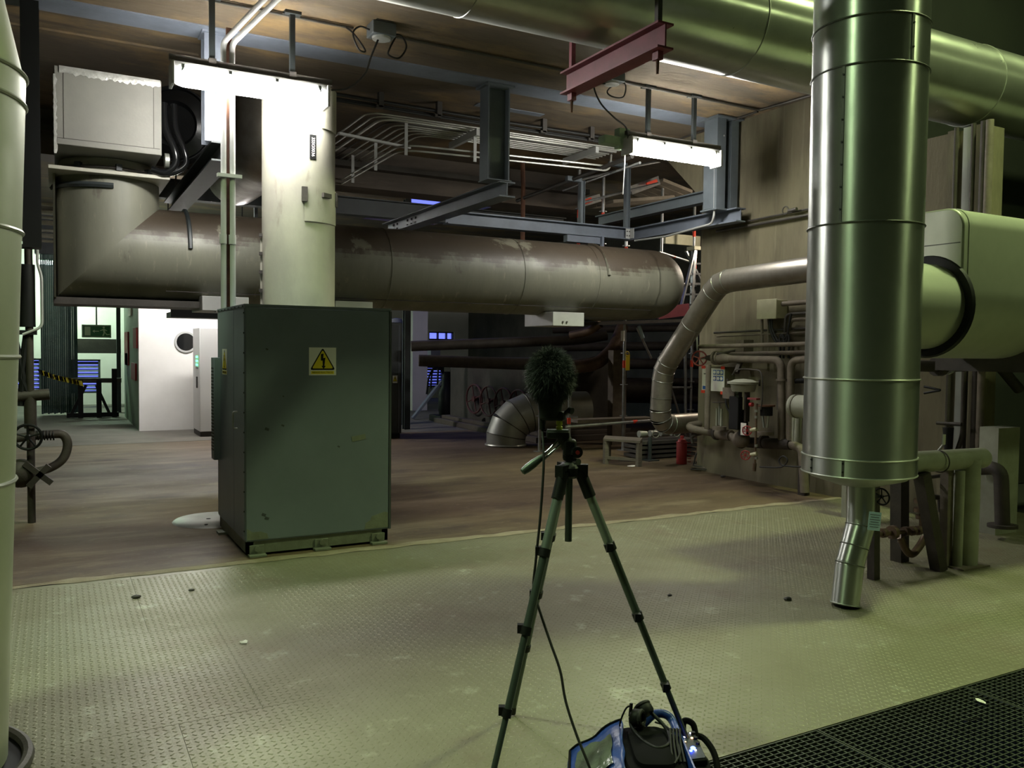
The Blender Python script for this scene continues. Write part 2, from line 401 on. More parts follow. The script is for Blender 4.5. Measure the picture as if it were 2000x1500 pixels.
# raised treads of the plates: too many to count, one joined part
pit_ = 0.034; nx, ny = int(8.6/pit_), int(3.80/pit_)
gx, gy = np.meshgrid(np.arange(nx), np.arange(ny), indexing='ij')
cx = -0.9 + gx*pit_ + 0.0; cy = 2.47 + gy*pit_
par = ((gx+gy) % 2).astype(float)
keep = cy < EDGE-0.03
d = np.stack([cx, cy, np.zeros_like(cx)], -1) - np.array(CAMP); zz = d @ np.array(FW)
ux = 1000 + FPX*(d @ np.array(RT))/zz; uy = 750 - FPX*(d @ np.array(UP))/zz
keep &= (ux > -60) & (ux < 2060) & (uy < 1560)
cx, cy, par = cx[keep], cy[keep], par[keep]; n = len(cx)
ang = np.where(par > 0, PI/4, -PI/4); ca, sa = np.cos(ang), np.sin(ang)
hl, hw = 0.0108, 0.0042
base = np.array([(-hl,-hw,0.0),(hl,-hw,0),(hl,hw,0),(-hl,hw,0),(-hl*.75,-hw*.45,.0024),(hl*.75,-hw*.45,.0024),(hl*.75,hw*.45,.0024),(-hl*.75,hw*.45,.0024)])
vx = cx[:,None] + base[None,:,0]*ca[:,None] - base[None,:,1]*sa[:,None]
vy = cy[:,None] + base[None,:,0]*sa[:,None] + base[None,:,1]*ca[:,None]
vz = np.broadcast_to(base[None,:,2]-0.0002, vx.shape)
vt = np.stack([vx, vy, vz], -1).reshape(-1, 3) - np.array(floor.location)
fq = np.array([(4,5,6,7),(0,1,5,4),(1,2,6,5),(2,3,7,6),(3,0,4,7)])
fa = (np.arange(n)[:,None,None]*8 + fq[None]).reshape(-1)
me = bpy.data.meshes.new('tread'); me.vertices.add(n*8); me.vertices.foreach_set('co', vt.reshape(-1))
me.loops.add(len(fa)); me.loops.foreach_set('vertex_index', fa); me.polygons.add(n*5)
me.polygons.foreach_set('loop_start', np.arange(n*5)*4); me.update(); me.validate()
me.materials.append(MATS['plate'])
o = bpy.data.objects.new('raised_tread', me); COL.objects.link(o); o.parent = floor; o['kind'] = 'stuff'
# grating at the lower right
gr = T('floor_grating', 'dark steel bar grating beside the tread plates', 'grating', (3.5, 1.9, 0), kind='structure')
G0, G1 = 1.15, 2.447
edges = [0.9, 1.86, 2.83, 3.84, 4.84, 5.84]
bar0 = rod0 = None
for i in range(len(edges)-1):
    x0, x1 = edges[i]+0.004, edges[i+1]-0.004
    b = B()
    for y in (G0, G1-0.006): b.box(x0, x1, y, y+0.006, -0.035, -0.002)
    for x in (x0, x1-0.006): b.box(x, x+0.006, G0, G1, -0.035, -0.001)
    pan = P('grating_panel', b, 'grating', gr)
    for k in range(1, 52):
        y = G0 + k*(G1-G0)/52
        if bar0 is None:
            bar0 = P('bearing_bar', B().box(0, 1.0, -0.002, 0.002, -0.033, -0.003), 'grating', pan)
            bar0.data.transform(Matrix.Translation(V(gr.location)))
            bar0.location = V((x0, y, 0))-V(gr.location); bar0.scale = (x1-x0, 1, 1)
        else:
            o = share(bar0, 'bearing_bar', (x0, y, 0), pan); o.scale = (x1-x0, 1, 1)
    for k in range(1, 24):
        x = x0 + k*(x1-x0)/24
        if rod0 is None:
            rod0 = P('cross_rod', B().box(-0.003, 0.003, 0, 1, -0.012, -0.006), 'grating', pan)
            rod0.data.transform(Matrix.Translation(V(gr.location)))
            rod0.location = V((x, G0, 0))-V(gr.location); rod0.scale = (1, G1-G0, 1)
        else:
            o = share(rod0, 'cross_rod', (x, G0, 0), pan); o.scale = (1, G1-G0, 1)
struct('floor_pit', B().box(0.8, 12, -0.6, 2.44, -1.6, -1.5).box(0.8, 0.85, -0.6, 2.44, -1.6, -0.05).box(5.85, 7.6, -0.6, 2.44, -0.06, 0).box(0.85, 5.85, -0.6, 1.14, -0.06, 0), 'pit')
# ceiling with a hatch to the sky over the far bay
hx0, hx1 = fl(822, 386, CEIL).x, fl(882, 386, CEIL).x
b = B(); holes(b, -6, 12, EDGE, 25, [(6.15, 7.9, 15.2, 18.4)], lambda u0, u1, v0, v1: b.box(u0, u1, v0, v1, CEIL, CEIL+0.45))
struct('ceiling', b, 'concrete_ceiling')
P('trim_ceiling_strip', B().box(-6, 7.6, 8.13, 8.47, CEIL-0.012, CEIL+0.001), 'strip_blue', kind='structure', label='blue grey steel strip let into the concrete ceiling', cat='trim')
P('trim_ceiling_rib', B().box(-6, 1.3, 8.95, 9.03, CEIL-0.02, CEIL+0.001), 'concrete_ceiling', kind='structure', label='thin concrete rib across the ceiling at the upper left', cat='trim')
P('trim_short_strip', B().box(oY(935,223,9.0).x, oY(1065,245,9.0).x, 9.02, 9.14, CEIL-0.008, CEIL+0.001), 'strip_blue', kind='structure', label='short blue grey strip in the ceiling behind the hanging column', cat='trim')
# walls
WEND = oX(1908, 900, 7.6).y; TDLOW = 3.72
corner = oX(1364, 760, 7.6).y; h0 = oX(1300, 313, 7.6); h1 = oX(1362, 392, 7.6)
poly = [V((7.6, 6.2, 0)), V((7.6, corner, 0)), V((7.6, corner, h1.z)), V((7.6, h0.y + (CEIL-h0.z)*(h0.y-h1.y)/(h0.z-h1.z), CEIL)), V((7.6, 6.2, CEIL))]
struct('wall_right', B().prism(poly, (4.4, 0, 0)).box(7.6, 7.85, WEND, 6.2, 0, TDLOW), 'concrete_wall')
struct('wall_right_far', B().box(12, 12.3, -6, 8, -0.3, 10), 'dark_hall')
struct('wall_right_end', B().box(7.6, 12, 6.2, EDGE+0.5, CEIL, 10), 'dark_hall')
P('floor_plate', B().box(7.6, 12, -0.6, 2.445, -0.05, 0), 'plate', floor)
struct('wall_recess_shade', B().box(7.85, 12, 6.1, 6.2, 0, CEIL), 'dark_hall')  # dark panel added over the lit concrete end face, standing in for recess shade
struct('wall_left', B().box(-6.3, -6, -6, 25, 0, 10), 'dark_hall')
struct('wall_front', B().box(-6.3, 12, -6.3, -6, 0, 10), 'dark_hall')
struct('wall_upper', B().box(-6.3, 12, EDGE+0.5, EDGE+0.9, CEIL+0.45, 10), 'dark_hall')
struct('roof', B().box(-6.3, 12, -6.3, EDGE+0.9, 10, 10.3), 'dark_hall')
struct('wall_far_right', B().box(12, 12.3, 8, 25, 0, CEIL), 'dark_concrete')
lv = [(oY(30,702,25).x, oY(80,702,25).x, oY(60,768,25).z, oY(60,700,25).z), (oY(140,702,25).x, oY(196,702,25).x, oY(170,768,25).z, oY(170,702,25).z),
      (oY(838,648,25).x, oY(887,648,25).x, oY(860,664,25).z, oY(860,648,25).z), (oY(828,720,25).x, oY(868,720,25).x, oY(850,756,25).z, oY(850,716,25).z)]
b = B(); holes(b, -6, 12, 0, CEIL, lv, lambda u0, u1, v0, v1: b.box(u0, u1, 25, 25.25, v0, v1))
struct('wall_back', b, 'white_paint')
# louvres in the far wall
for i, (x0, x1, z0, z1) in enumerate(lv):
    if i == 2:
        w = T('window_1', 'small far window with blue dusk light above the dark pipes', 'window', (x0, 25.1, z0), kind='structure')
        b = B(); t = 0.04
        b.box(x0, x1, 25.05, 25.15, z0, z0+t).box(x0, x1, 25.05, 25.15, z1-t, z1)
        for q in (0, 0.38, 0.74, 1): b.box(x0+(x1-x0-t)*q, x0+(x1-x0-t)*q+t, 25.05, 25.15, z0, z1)
        P('window_frame', b, 'steel_dark', w); continue
    w = T('window_%d' % (i+2 if i < 2 else 4), ['blue lit louvre window behind the left silver pipe', 'blue lit louvre window behind the yellow and black tape', 'blue lit louvre low in the dark bay behind the pipes'][i if i < 2 else 2], 'window', (x0, 25.1, z0), kind='structure')
    b = B(); t = 0.05
    b.box(x0, x1, 25.02, 25.2, z0, z0+t).box(x0, x1, 25.02, 25.2, z1-t, z1).box(x0, x0+t, 25.02, 25.2, z0, z1).box(x1-t, x1, 25.02, 25.2, z0, z1)
    P('window_frame', b, 'steel_dark', w)
    ns = 8 if i < 2 else 6
    for k in range(ns):
        zc = z0 + t + (k+0.5)*(z1-z0-2*t)/ns
        P('louvre_slat', B().obox((x0+(x1-x0)/2, 25.11, zc), (x1-x0-2*t, 0.10, 0.012), Matrix.Rotation(math.radians(38), 3, 'X')), 'strip_blue', w)
# deep beam behind the conduits
struct('wall_downstand', B().box(-6, 7.9, 12.0, 12.5, oY(800, 376, 12).z, CEIL), 'concrete_beam')
struct('trim_downstand_ledge', B().box(-6, 7.9, 11.82, 12.0, oY(800, 330, 11.9).z-0.08, oY(800, 330, 11.9).z), 'dark_concrete')
struct('trim_cross_girder', B().ibeam((1.0, 12.8, (oY(840, 399, 12.7).z+oY(840, 432, 12.7).z)/2), (8.0, 12.8, (oY(840, 399, 12.7).z+oY(840, 432, 12.7).z)/2), 0.2, oY(840, 399, 12.7).z-oY(840, 432, 12.7).z), 'steel_dark')
# white cabin
wx0 = fl(272, 842).x; wy0 = 16.97
struct('wall_cabin', B().box(wx0, 4.6, wy0, wy0+0.15, 0, 3.1), 'white_paint')
struct('wall_cabin_side', B().box(wx0, wx0+0.12, wy0+0.15, 20.6, 0, 3.1), 'pale_green')
struct('trim_cabin_top', B().box(wx0-0.05, 4.65, wy0-0.05, 20.6, 3.1, 3.2), 'light_grey')
# far dark wall beside the blue bay
struct('wall_blue_bay', B().box(oY(806,700,20).x, oY(835,700,20).x, 20, 20.3, 0, 3.0), 'white_paint')
# ================================================================== lamps
def fluorescent(name, label, x0, x1, y, zb, tube, hx, rail=True):
    t = T(name, label, 'lamp', ((x0+x1)/2, y, zb), 'fluorescent lamps under the ceiling')
    P('housing', B().prism([V((x0, y-0.07, zb+0.09)), V((x0, y+0.07, zb+0.09)), V((x0, y+0.05, zb+0.14)), V((x0, y-0.05, zb+0.14))], (x1-x0, 0, 0)), 'light_grey', t)
    sec = [(-0.085, 0.088), (-0.09, 0.03), (-0.065, -0.03), (0, -0.05), (0.065, -0.03), (0.09, 0.03), (0.085, 0.088)]
    rows = []
    for q, s in ((0, 0.55), (0.03, 0.9), (0.07, 1), (0.93, 1), (0.97, 0.9), (1, 0.55)):
        rows.append([V((x0+(x1-x0)*q, y+a*s, zb+0.088-(0.088-c)*s)) for a, c in sec])
    b = B(); b.grid(rows); b.add(rows[0], [tuple(range(7))]); b.add(rows[-1], [tuple(range(7))])
    P('diffuser', b, tube, t, label='glowing white diffuser')
    for xe in (x0-0.012, x1-0.012): P('end_cap', B().box(xe, xe+0.024, y-0.095, y+0.095, zb-0.055, zb+0.13), 'light_grey', t, bevel=0.004)
    for q in (0.06, 0.35, 0.65, 0.94): P('clip', B().box(x0+(x1-x0)*q-0.012, x0+(x1-x0)*q+0.012, y-0.085, y-0.07, zb+0.055, zb+0.115), 'chrome', t)
    if rail:
        P('rail', B().box(x0-0.02, x1+0.05, y-0.022, y+0.022, zb+0.155, zb+0.20), 'conduit_dark', t)
    for h in hx:
        P('hanger', B().box(h-0.022, h+0.022, y-0.02, y+0.02, zb+0.2, CEIL-0.02).box(h-0.07, h+0.07, y-0.05, y+0.05, CEIL-0.025, CEIL), 'steel_dark', t)
        P('hanger_clamp', B().box(h-0.03, h+0.03, y-0.03, y+0.03, zb+0.135, zb+0.215), 'conduit_dark', t)
    return t
fluorescent('fluorescent_lamp', 'bright fluorescent lamp hanging above the grey electrical cabinet', 0.87, 2.15, 7.44, 3.77, 'tube_left', (1.185, 1.85))
fluorescent('fluorescent_lamp', 'bright fluorescent lamp hanging beside the grey steel column at the right wall', 5.49, 6.76, 7.5, 3.78, 'tube_right', (5.765, 6.415))
t = T('fluorescent_lamp', 'fluorescent lamp hanging in front of the white cabin behind the big pipe', 'lamp', (2.3, 15.2, 3.3), 'fluorescent lamps under the ceiling')
P('housing', B().box(1.5, 3.1, 15.15, 15.25, 3.40, 3.46), 'light_grey', t); P('diffuser', B().box(1.5, 3.1, 15.14, 15.26, 3.32, 3.40), 'tube_cabin', t)
P('hanger', B().box(1.7, 1.72, 15.19, 15.21, 3.46, CEIL), 'steel_dark', t); P('hanger', B().box(2.9, 2.92, 15.19, 15.21, 3.46, CEIL), 'steel_dark', t)
t = T('fluorescent_lamp', 'fluorescent lamp over the far exit passage behind the big pipe elbow', 'lamp', (0.4, 23.2, 3.3), 'fluorescent lamps under the ceiling')
P('housing', B().box(-0.3, 1.1, 23.15, 23.25, 3.60, 3.66), 'light_grey', t); P('diffuser', B().box(-0.3, 1.1, 23.14, 23.26, 3.52, 3.60), 'tube_exit', t)
P('hanger', B().box(-0.1, -0.08, 23.19, 23.21, 3.66, CEIL), 'steel_dark', t); P('hanger', B().box(0.9, 0.92, 23.19, 23.21, 3.66, CEIL), 'steel_dark', t)
def bay_lamp(label, p, m, r=0.36):
    t = T('high_bay_lamp', label, 'lamp', p); p = V(p)
    P('reflector', B().lathe(p+V((0,0,0.02)), (0,0,1), [(r+0.06, -0.06), (r+0.04, 0.0), (0.16, 0.32), (0.11, 0.36), (0.11, 0.6), (0.02, 0.6)], 28), 'galv_dull', t)
    P('lens', B().lathe(p, (0,0,1), [(r, 0.0), (r*0.7, -0.05), (0.001, -0.07)], 28), m, t)
    P('rod', B().cyl(p+V((0,0,0.6)), V((p.x, p.y, 10)), 0.015), 'steel_dark', t)
bay_lamp('greenish high bay lamp above the right hand ducts', (7.0, 2.6, 7.9), 'lamp_bay_right')
bay_lamp('greenish high bay lamp behind the camera at the right', (9.0, -0.8, 6.5), 'lamp_bay_rear')
bay_lamp('greenish high bay lamp above the left silver pipe', (-1.8, 3.35, 7.9), 'lamp_bay_left')
# ================================================================== big right duct
DX, DY, DR = 4.54, 3.65, 0.343
d = T('silver_duct', 'tall round silver duct with a bent drain spout, at the right', 'duct', (DX, DY, 0))
prof = [(DR, 0.834), (DR, 6.5)]
P('shell', B().lathe((DX, DY, 0), (0,0,1), [(DR+0.004, 0.834), (DR+0.004, 0.945), (DR, 0.946), (DR, 7.5)], 64, caps=False), 'galv', d)
P('bottom_cone', B().lathe((DX, DY, 0), (0,0,1), [(DR-0.006, 0.84), (DR-0.05, 0.805), (0.13, 0.755), (0.09, 0.75)], 48), 'galv_dull', d)
for z in (3.615, 3.332, 2.39, 1.437, 0.945, 0.836):
    P('band', B().ring((DX, DY, z), (0,0,1), DR+0.003, 0.006, 64, 6), 'galv_dull' if z < 1.5 else 'seam', d)
def lock_seam(z0, z1, a, n):
    c, s = math.cos(a), math.sin(a); p = V((DX+c*(DR+0.002), DY+s*(DR+0.002), 0))
    rot = Matrix.Rotation(a, 3, 'Z')
    o = P('seam_strip', B().obox(p+V((0,0,(z0+z1)/2)), (0.006, 0.016, z1-z0), rot), 'seam', d)
    for k in range(n):
        z = z0 + (k+0.6)*(z1-z0)/n; q = p + V((c*0.003, s*0.003, z))
        P('rivet', B().cyl(q, q+V((c*0.006, s*0.006, 0)), 0.006, n=8), 'black', d)
va = math.atan2(-DY, -DX)      # towards the camera
lock_seam(2.39, 3.332, va - 0.42, 7); lock_seam(3.332, 3.615, va + 0.75, 2); lock_seam(0.84, 0.945, va-0.9, 2); lock_seam(0.84, 0.945, va-0.25, 2)
# nozzle to the tank
nz = oX(1862, 597, 5.17).z
P('branch_nozzle', B().cyl((DX+0.18, DY, nz), (5.25, DY, nz), 0.285, n=48), 'galv_green', d)
P('branch_collar', B().lathe((5.155, DY, nz), (1,0,0), [(0.286, -0.0), (0.335, 0.0), (0.345, 0.02), (0.286, 0.02)], 48, caps=False), 'black', d)
# bent drain spout
sp = [V((4.535, 3.62, 0.78)), V((4.52, 3.605, 0.50)), V((4.425, 3.60, 0.26)), V((4.375, 3.585, 0.015))]
for i, (r0, r1) in enumerate(((0.088, 0.086), (0.088, 0.086), (0.087, 0.086))):
    a_, b_ = sp[i], sp[i+1]; dd = (b_-a_).normalized()
    P('spout_segment', B().cyl(a_ - dd*(0.02 if i else 0), b_ + dd*(0.02 if i < 2 else 0), r0, r1, n=28, caps=False), 'galv', d)
    if i: P('spout_band', B().ring(a_, (dd + (a_-sp[i-1]).normalized()), 0.089, 0.004, 32, 6), 'seam', d)
mid = sp[1]*0.45+sp[2]*0.55; P('spout_band', B().ring(mid, sp[2]-sp[1], 0.088, 0.004, 32, 6), 'seam', d)
P('spout_rim', B().ring(sp[3], sp[3]-sp[2], 0.088, 0.005, 32, 6), 'galv_dull', d)
P('spout_inside', B().cyl(sp[3]+V((0,0,0.006)), sp[3]+V((0,0,0.012)), 0.084, n=24), 'black', d)
P('tag_card', B().obox(oY(1708, 1018, 3.44)+V((0,0,0)), (0.072, 0.003, 0.115), Matrix.Rotation(math.radians(-38), 3, 'Z') @ Matrix.Rotation(math.radians(4), 3, 'Y')), 'card_blue', d, label='pale blue paper tag hanging on the spout')
b = B(); cpt = oY(1708, 1018, 3.44); rz = Matrix.Rotation(math.radians(-38), 3, 'Z') @ Matrix.Rotation(math.radians(4), 3, 'Y')
for k in range(6): b.obox(cpt + rz @ V((0, -0.0025, 0.04-k*0.015)), (0.05 if k % 2 else 0.06, 0.001, 0.004), rz)
P('tag_print', b, 'strip_blue', d)
# ================================================================== tank beside it
TX0, TY0, TY1 = 5.17, 3.40, 4.45
tz1 = oY(1870, 404, 3.45).z; tz0 = 1.6 - 3.75*math.tan(math.radians(0.5))
def round_poly(y0, y1, z0, z1, rt, rb, n=8):
    out = []
    for (cy_, cz_, r, a0) in ((y1-rt, z1-rt, rt, 0), (y0+rt, z1-rt, rt, PI/2), (y0+rb, z0+rb, rb, PI), (y1-rb, z0+rb, rb, 1.5*PI)):
        for k in range(n+1):
            a = a0 + PI/2*k/n; out.append((cy_+r*math.cos(a), cz_+r*math.sin(a)))
    return out
pp = round_poly(TY0, TY1, tz0, tz1, 0.13, 0.46, 12)
tk = T('clad_tank', 'big pale green clad horizontal tank joined to the tall silver duct', 'tank', ((TX0+11.5)/2, (TY0+TY1)/2, tz0))
P('shell', B().prism([V((TX0, y, z)) for y, z in pp], (11.5-TX0, 0, 0)), 'galv_green', tk, bevel=0.012)
cy_, cz_ = (TY0+TY1)/2, (tz0+tz1)/2
def scaled(f): return [(cy_+(y-cy_)*f, cz_+(z-cz_)*f) for y, z in pp]
for x in (TX0+0.055, TX0+1.5):
    rows = [[V((x+dx, y, z)) for y, z in scaled(f)] for dx, f in ((0, 1.0), (0.0, 1.008), (0.035, 1.008), (0.035, 1.0))]
    P('band', B().grid(rows, closed=True), 'galv_green', tk)
P('end_seam', B().box(TX0-0.003, TX0, TY0+0.02, TY1-0.02, tz1-0.235, tz1-0.229), 'seam', tk)
P('saddle', B().box(6.3, 6.5, TY0+0.15, TY1-0.1, tz0-0.10, tz0+0.12), 'conduit_dark', tk)
# ================================================================== top duct
def elv(x, y):
    r = ray(x, y); return math.atan2(r.z, r.y)
ea, eb = math.radians(23.05), math.radians(30.58); TDY = 5.2; ec = (ea+eb)/2
TDR = TDY/math.cos(ec)*math.sin((eb-ea)/2); TDZ = CAM_H + TDY*math.tan(ec)
t = T('silver_duct', 'wide round silver duct running level just below the top edge', 'duct', (4, TDY, TDZ-TDR))
for x0, x1 in ((-5.9, 0.2), (0.2, oY(950, 30, TDY-TDR*.8).x), (oY(950, 30, TDY-TDR*.8).x, 4.85), (4.85, 6.4), (6.4, 7.9), (7.9, 11.9)):
    P('shell_section', B().cyl((x0, TDY, TDZ), (x1+0.012, TDY, TDZ), TDR + random.choice((0.0, 0.002)), n=64, caps=False), 'galv_x', t)
    P('band', B().ring((x1, TDY, TDZ), (1,0,0), TDR+0.002, 0.006, 64, 6), 'galv_dull', t)
# ================================================================== left silver pipe
LX, LY, LR = -0.50, 3.70, 0.375
t = T('silver_pipe', 'tall silver pipe with raised bands at the left edge, narrowing above', 'pipe', (LX, LY, 0))
lean = V((0.035, 0, 1.0)).normalized(); LB = V((LX-0.045, LY, 0))
P('shell', B().lathe(LB, lean, [(LR, 0.035), (LR, 2.60)], 56, caps=False), 'galv_green', t)
P('top_cone', B().lathe(LB, lean, [(LR, 2.60), (LR-0.01, 2.62), (LR-0.13, 3.1), (LR-0.13, 7.5)], 56, caps=False), 'galv_green', t)
for z in (2.50, 2.605, 2.03, 1.565, 1.10):
    P('band', B().ring(LB+lean*z, lean, LR+0.002, 0.008, 56, 6), 'galv_dull', t)
P('base_collar', B().ring(V((LB.x+0.02, LY-0.02, 0.02)), (0,0,1), LR+0.05, 0.022, 48, 8), 'conduit_dark', t)
P('base_plate', B().cyl((LB.x, LY, 0.001), (LB.x, LY, 0.012), LR+0.06, n=40), 'black', t)
# ================================================================== warning sign maker
def warning_sign(parent, o, U, Vv, N, w, h, words=None):
    """white square with a yellow triangle and a black bent arrow; o = lower left corner"""
    o, U, Vv, N = V(o), V(U), V(Vv), V(N)
    def poly(pts, d, th=0.0012): return B().prism([o + U*(x*w) + Vv*(y*h) + N*d for x, y in pts], N*th)
    s = P('warning_sign', poly([(0,0),(1,0),(1,1),(0,1)], 0.0), 'sign_white', parent, label='white warning sign with yellow triangle and black lightning arrow')
    def rtri(cx_, cy_, sx, sy, r=0.04):
        base = [(cx_-sx, cy_-sy*0.5), (cx_+sx, cy_-sy*0.5), (cx_, cy_+sy*0.62)]; out = []
        pts = fillet([V((*base[2], 0))] + [V((*q, 0)) for q in (base[0], base[1])] + [V((*base[2], 0)), V((*base[0], 0))], r, 4)
        for q in pts[1:-1]: out.append((q.x, q.y))
        return out
    P('triangle_border', poly(rtri(0.5, 0.55, 0.47, 0.72, 0.10), 0.0012), 'black', s)
    P('triangle', poly(rtri(0.5, 0.545, 0.39, 0.60, 0.07), 0.0024), 'yellow', s)
    b = B()
    for pts in ([(0.43,0.765),(0.53,0.78),(0.51,0.53),(0.43,0.53)], [(0.49,0.61),(0.595,0.635),(0.56,0.33),(0.50,0.33)],
                [(0.45,0.34),(0.61,0.34),(0.53,0.225)]):
        b.prism([o + U*(x*w) + Vv*(y*h) + N*0.0036 for x, y in pts], N*0.001)
    P('arrow', b, 'black', s)
    if words:
        P('caption_bar', poly([(0.08,0.045),(0.92,0.045),(0.92,0.15),(0.08,0.15)], 0.0012), 'yellow', s)
        rot = Matrix((U, Vv, N)).transposed().to_euler()
        text('caption', words, o + U*(w*0.5) + Vv*(h*0.097) + N*0.0026, rot, h*0.085, 'black', s)
    return s
# ================================================================== grey electrical cabinet
CX0, CX1, CY0, CY1, CH = 1.262, 2.41, 6.49, 7.66, 1.905
c = T('electrical_cabinet', 'large grey green steel electrical cabinet with a lightning warning sign', 'cabinet', ((CX0+CX1)/2, (CY0+CY1)/2, 0))
P('body', B().box(CX0, CX1, CY0, CY1, 0.115, CH), 'cab_paint', c, bevel=0.004)
P('front_panel', B().box(CX0+0.005, CX1-0.012, CY0-0.006, CY0+0.002, 0.125, CH-0.012), 'cab_paint', c, bevel=0.002)
P('top_rim', B().box(CX0-0.006, CX1+0.008, CY0-0.008, CY1+0.006, CH-0.006, CH+0.012), 'cab_paint', c)
P('edge_strip', B().box(CX1-0.008, CX1+0.010, CY0-0.010, CY0+0.03, 0.115, CH-0.01), 'cab_dark', c)
P('base_frame', B().box(CX0+0.01, CX1-0.01, CY0+0.012, CY0+0.06, 0.02, 0.115).box(CX0+0.01, CX0+0.06, CY0+0.012, CY1, 0.02, 0.115).box(CX1-0.06, CX1-0.01, CY0+0.012, CY1, 0.02, 0.115).box(CX0+0.01, CX1-0.01, CY1-0.06, CY1, 0.02, 0.115), 'cab_base', c)
for x in (CX0+0.02, CX0+0.52, CX1-0.16):
    P('foot_lug', B().box(x, x+0.13, CY0-0.05, CY0+0.03, 0.0, 0.02).box(x+0.01, x+0.12, CY0-0.002, CY0+0.02, 0.0, 0.085), 'cab_base', c, bevel=0.003)
    P('lug_bolt', B().cyl((x+0.065, CY0-0.002, 0.06), (x+0.065, CY0-0.02, 0.06), 0.022, n=10), 'cab_base', c)
P('foot_lug', B().box(CX0-0.05, CX0+0.03, CY1-0.3, CY1-0.18, 0.0, 0.02), 'cab_base', c)
for y0, y1 in ((CY0+0.01, CY0+0.42), (CY0+0.43, CY1-0.01)):
    dr = P('door', B().box(CX0-0.006, CX0+0.002, y0, y1, 0.13, CH-0.02), 'cab_paint', c, bevel=0.002)
    hy = y0 + 0.26 if y0 < CY0+0.1 else y1-0.04
    P('handle', B().path(fillet([V((CX0-0.004, hy, 0.96)), V((CX0-0.04, hy, 0.96)), V((CX0-0.04, hy, 1.09)), V((CX0-0.004, hy, 1.09))], 0.03), 0.006, 8), 'light_grey', dr)
for k in range(12): P('screw', B().cyl((CX0-0.006, CY0+0.004, 0.2+k*0.15), (CX0-0.012, CY0+0.004, 0.2+k*0.15), 0.006, n=8), 'black', c)
for k in range(9): P('screw', B().cyl((CX0-0.006, CY0+0.05+k*0.15, CH-0.004), (CX0-0.012, CY0+0.05+k*0.15, CH-0.004), 0.006, n=8), 'black', c)
P('side_box', B().box(CX0-0.06, CX0-0.004, CY1-0.14, CY1, 0.62, 1.5), 'cab_paint', c, bevel=0.004)
b = B()
for k in range(26): b.box(CX0-0.063, CX0-0.058, CY1-0.12, CY1-0.02, 0.7+k*0.028, 0.714+k*0.028)
P('side_box_louvres', b, 'black', c)
p0, p1 = oY(603, 733, CY0), oY(656, 679, CY0)
warning_sign(c, (p0.x, CY0-0.0065, p0.z), (1,0,0), (0,0,1), (0,-1,0), p1.x-p0.x, p1.z-p0.z, 'RIESGO ELECTRICO')
q0, q1 = oX(436, 733, CX0), oX(448, 679, CX0)
warning_sign(c, (CX0-0.0065, q0.y, 1.36), (0,-1,0), (0,0,1), (-1,0,0), 0.215, 0.215, 'RIESGO ELECTRICO')
tp = oY(700, 855, CY0)
P('tape_patch', B().obox((tp.x, CY0-0.0075, tp.z), (0.115, 0.002, 0.042), Matrix.Rotation(math.radians(-9), 3, 'Y')), 'cab_base', c, label='faded strip of tape')
for (x, y, r) in ((521, 682, 0.012), (521, 838, 0.02), (552, 831, 0.014), (515, 1005, 0.02), (521, 1012, 0.02), (661, 872, 0.012), (553, 774, 0.008)):
    q = oY(x, y, CY0); P('scuff', B().obox((q.x, CY0-0.0068, q.z), (r*1.6, 0.0012, r), Matrix.Rotation(0.4, 3, 'Y')), 'cab_dark', c)
b = B(); q = oY(745, 1020, CY0)
b.prism([V((CX1-0.014+dx, CY0-0.0062, 0.13+dz)) for dx, dz in ((0,0),(-0.20,0),(-0.19,0.05),(-0.15,0.07),(-0.14,0.10),(-0.03,0.13),(0,0.12))], (0,-0.001,0))
P('bare_patch', b, 'cab_base', c)
b = B(); b.prism([V((CX0+0.01+dx, CY0-0.0062, 0.13+dz)) for dx, dz in ((0,0),(0.16,0),(0.15,0.04),(0.10,0.06),(0.04,0.06),(0,0.09))], (0,-0.001,0))
P('bare_patch', b, 'cab_base', c)
# ================================================================== painted duct rising behind the cabinet
EX, EY = (oY(512, 590, 7.98).x+oY(652, 590, 7.98).x)/2, 7.98
ER = 0.5*(652-512)/FPX*(FW.dot(V((EX, EY, 2))-CAMP))*0.985
e = T('bus_duct', 'grey painted round upright duct rising behind the electrical cabinet into the lamp glare', 'duct', (EX, EY, 0))
EZT = oY(580, 152, EY-ER).z
P('shell', B().lathe((EX, EY, 0), (0,0,1), [(ER, 0), (ER, EZT-0.02), (ER-0.02, EZT), (0.001, EZT+0.02)], 48, caps=False), 'bare_paint', e)
zb1, zb0 = oY(580, 372, EY-ER).z, oY(580, 430, EY-ER).z
def arcplate(name, z0, z1, a0, a1, dr, m, par):
    n = 16; rows = [[V((EX+(ER+q)*math.cos(a0+(a1-a0)*k/n), EY+(ER+q)*math.sin(a0+(a1-a0)*k/n), z)) for k in range(n+1)] for z, q in ((z0, 0), (z0, dr), (z1, dr), (z1, 0))]
    return P(name, B().grid(rows), m, par)
va = math.atan2(-EY, -EX)
zt = oY(600, 190, EY-ER).z
arcplate('inspection_cover', zb0, zb0+0.32, va+0.15, va+1.35, 0.012, 'bare_paint', e)
arcplate('upper_cover', oY(600, 245, EY-ER).z, zt+0.14, va+0.65, va+1.45, 0.012, 'bare_paint', e)
for a in (va+0.15, va+1.35):
    P('latch', B().obox((EX+(ER+0.012)*math.cos(a), EY+(ER+0.012)*math.sin(a), zb0+0.24), (0.03, 0.05, 0.13), Matrix.Rotation(a, 3, 'Z')), 'conduit_dark', e)
a = va+0.78; P('latch_lever', B().obox((EX+(ER+0.02)*math.cos(a), EY+(ER+0.02)*math.sin(a), zb0+0.25), (0.03, 0.10, 0.04), Matrix.Rotation(a, 3, 'Z')), 'conduit_dark', e)
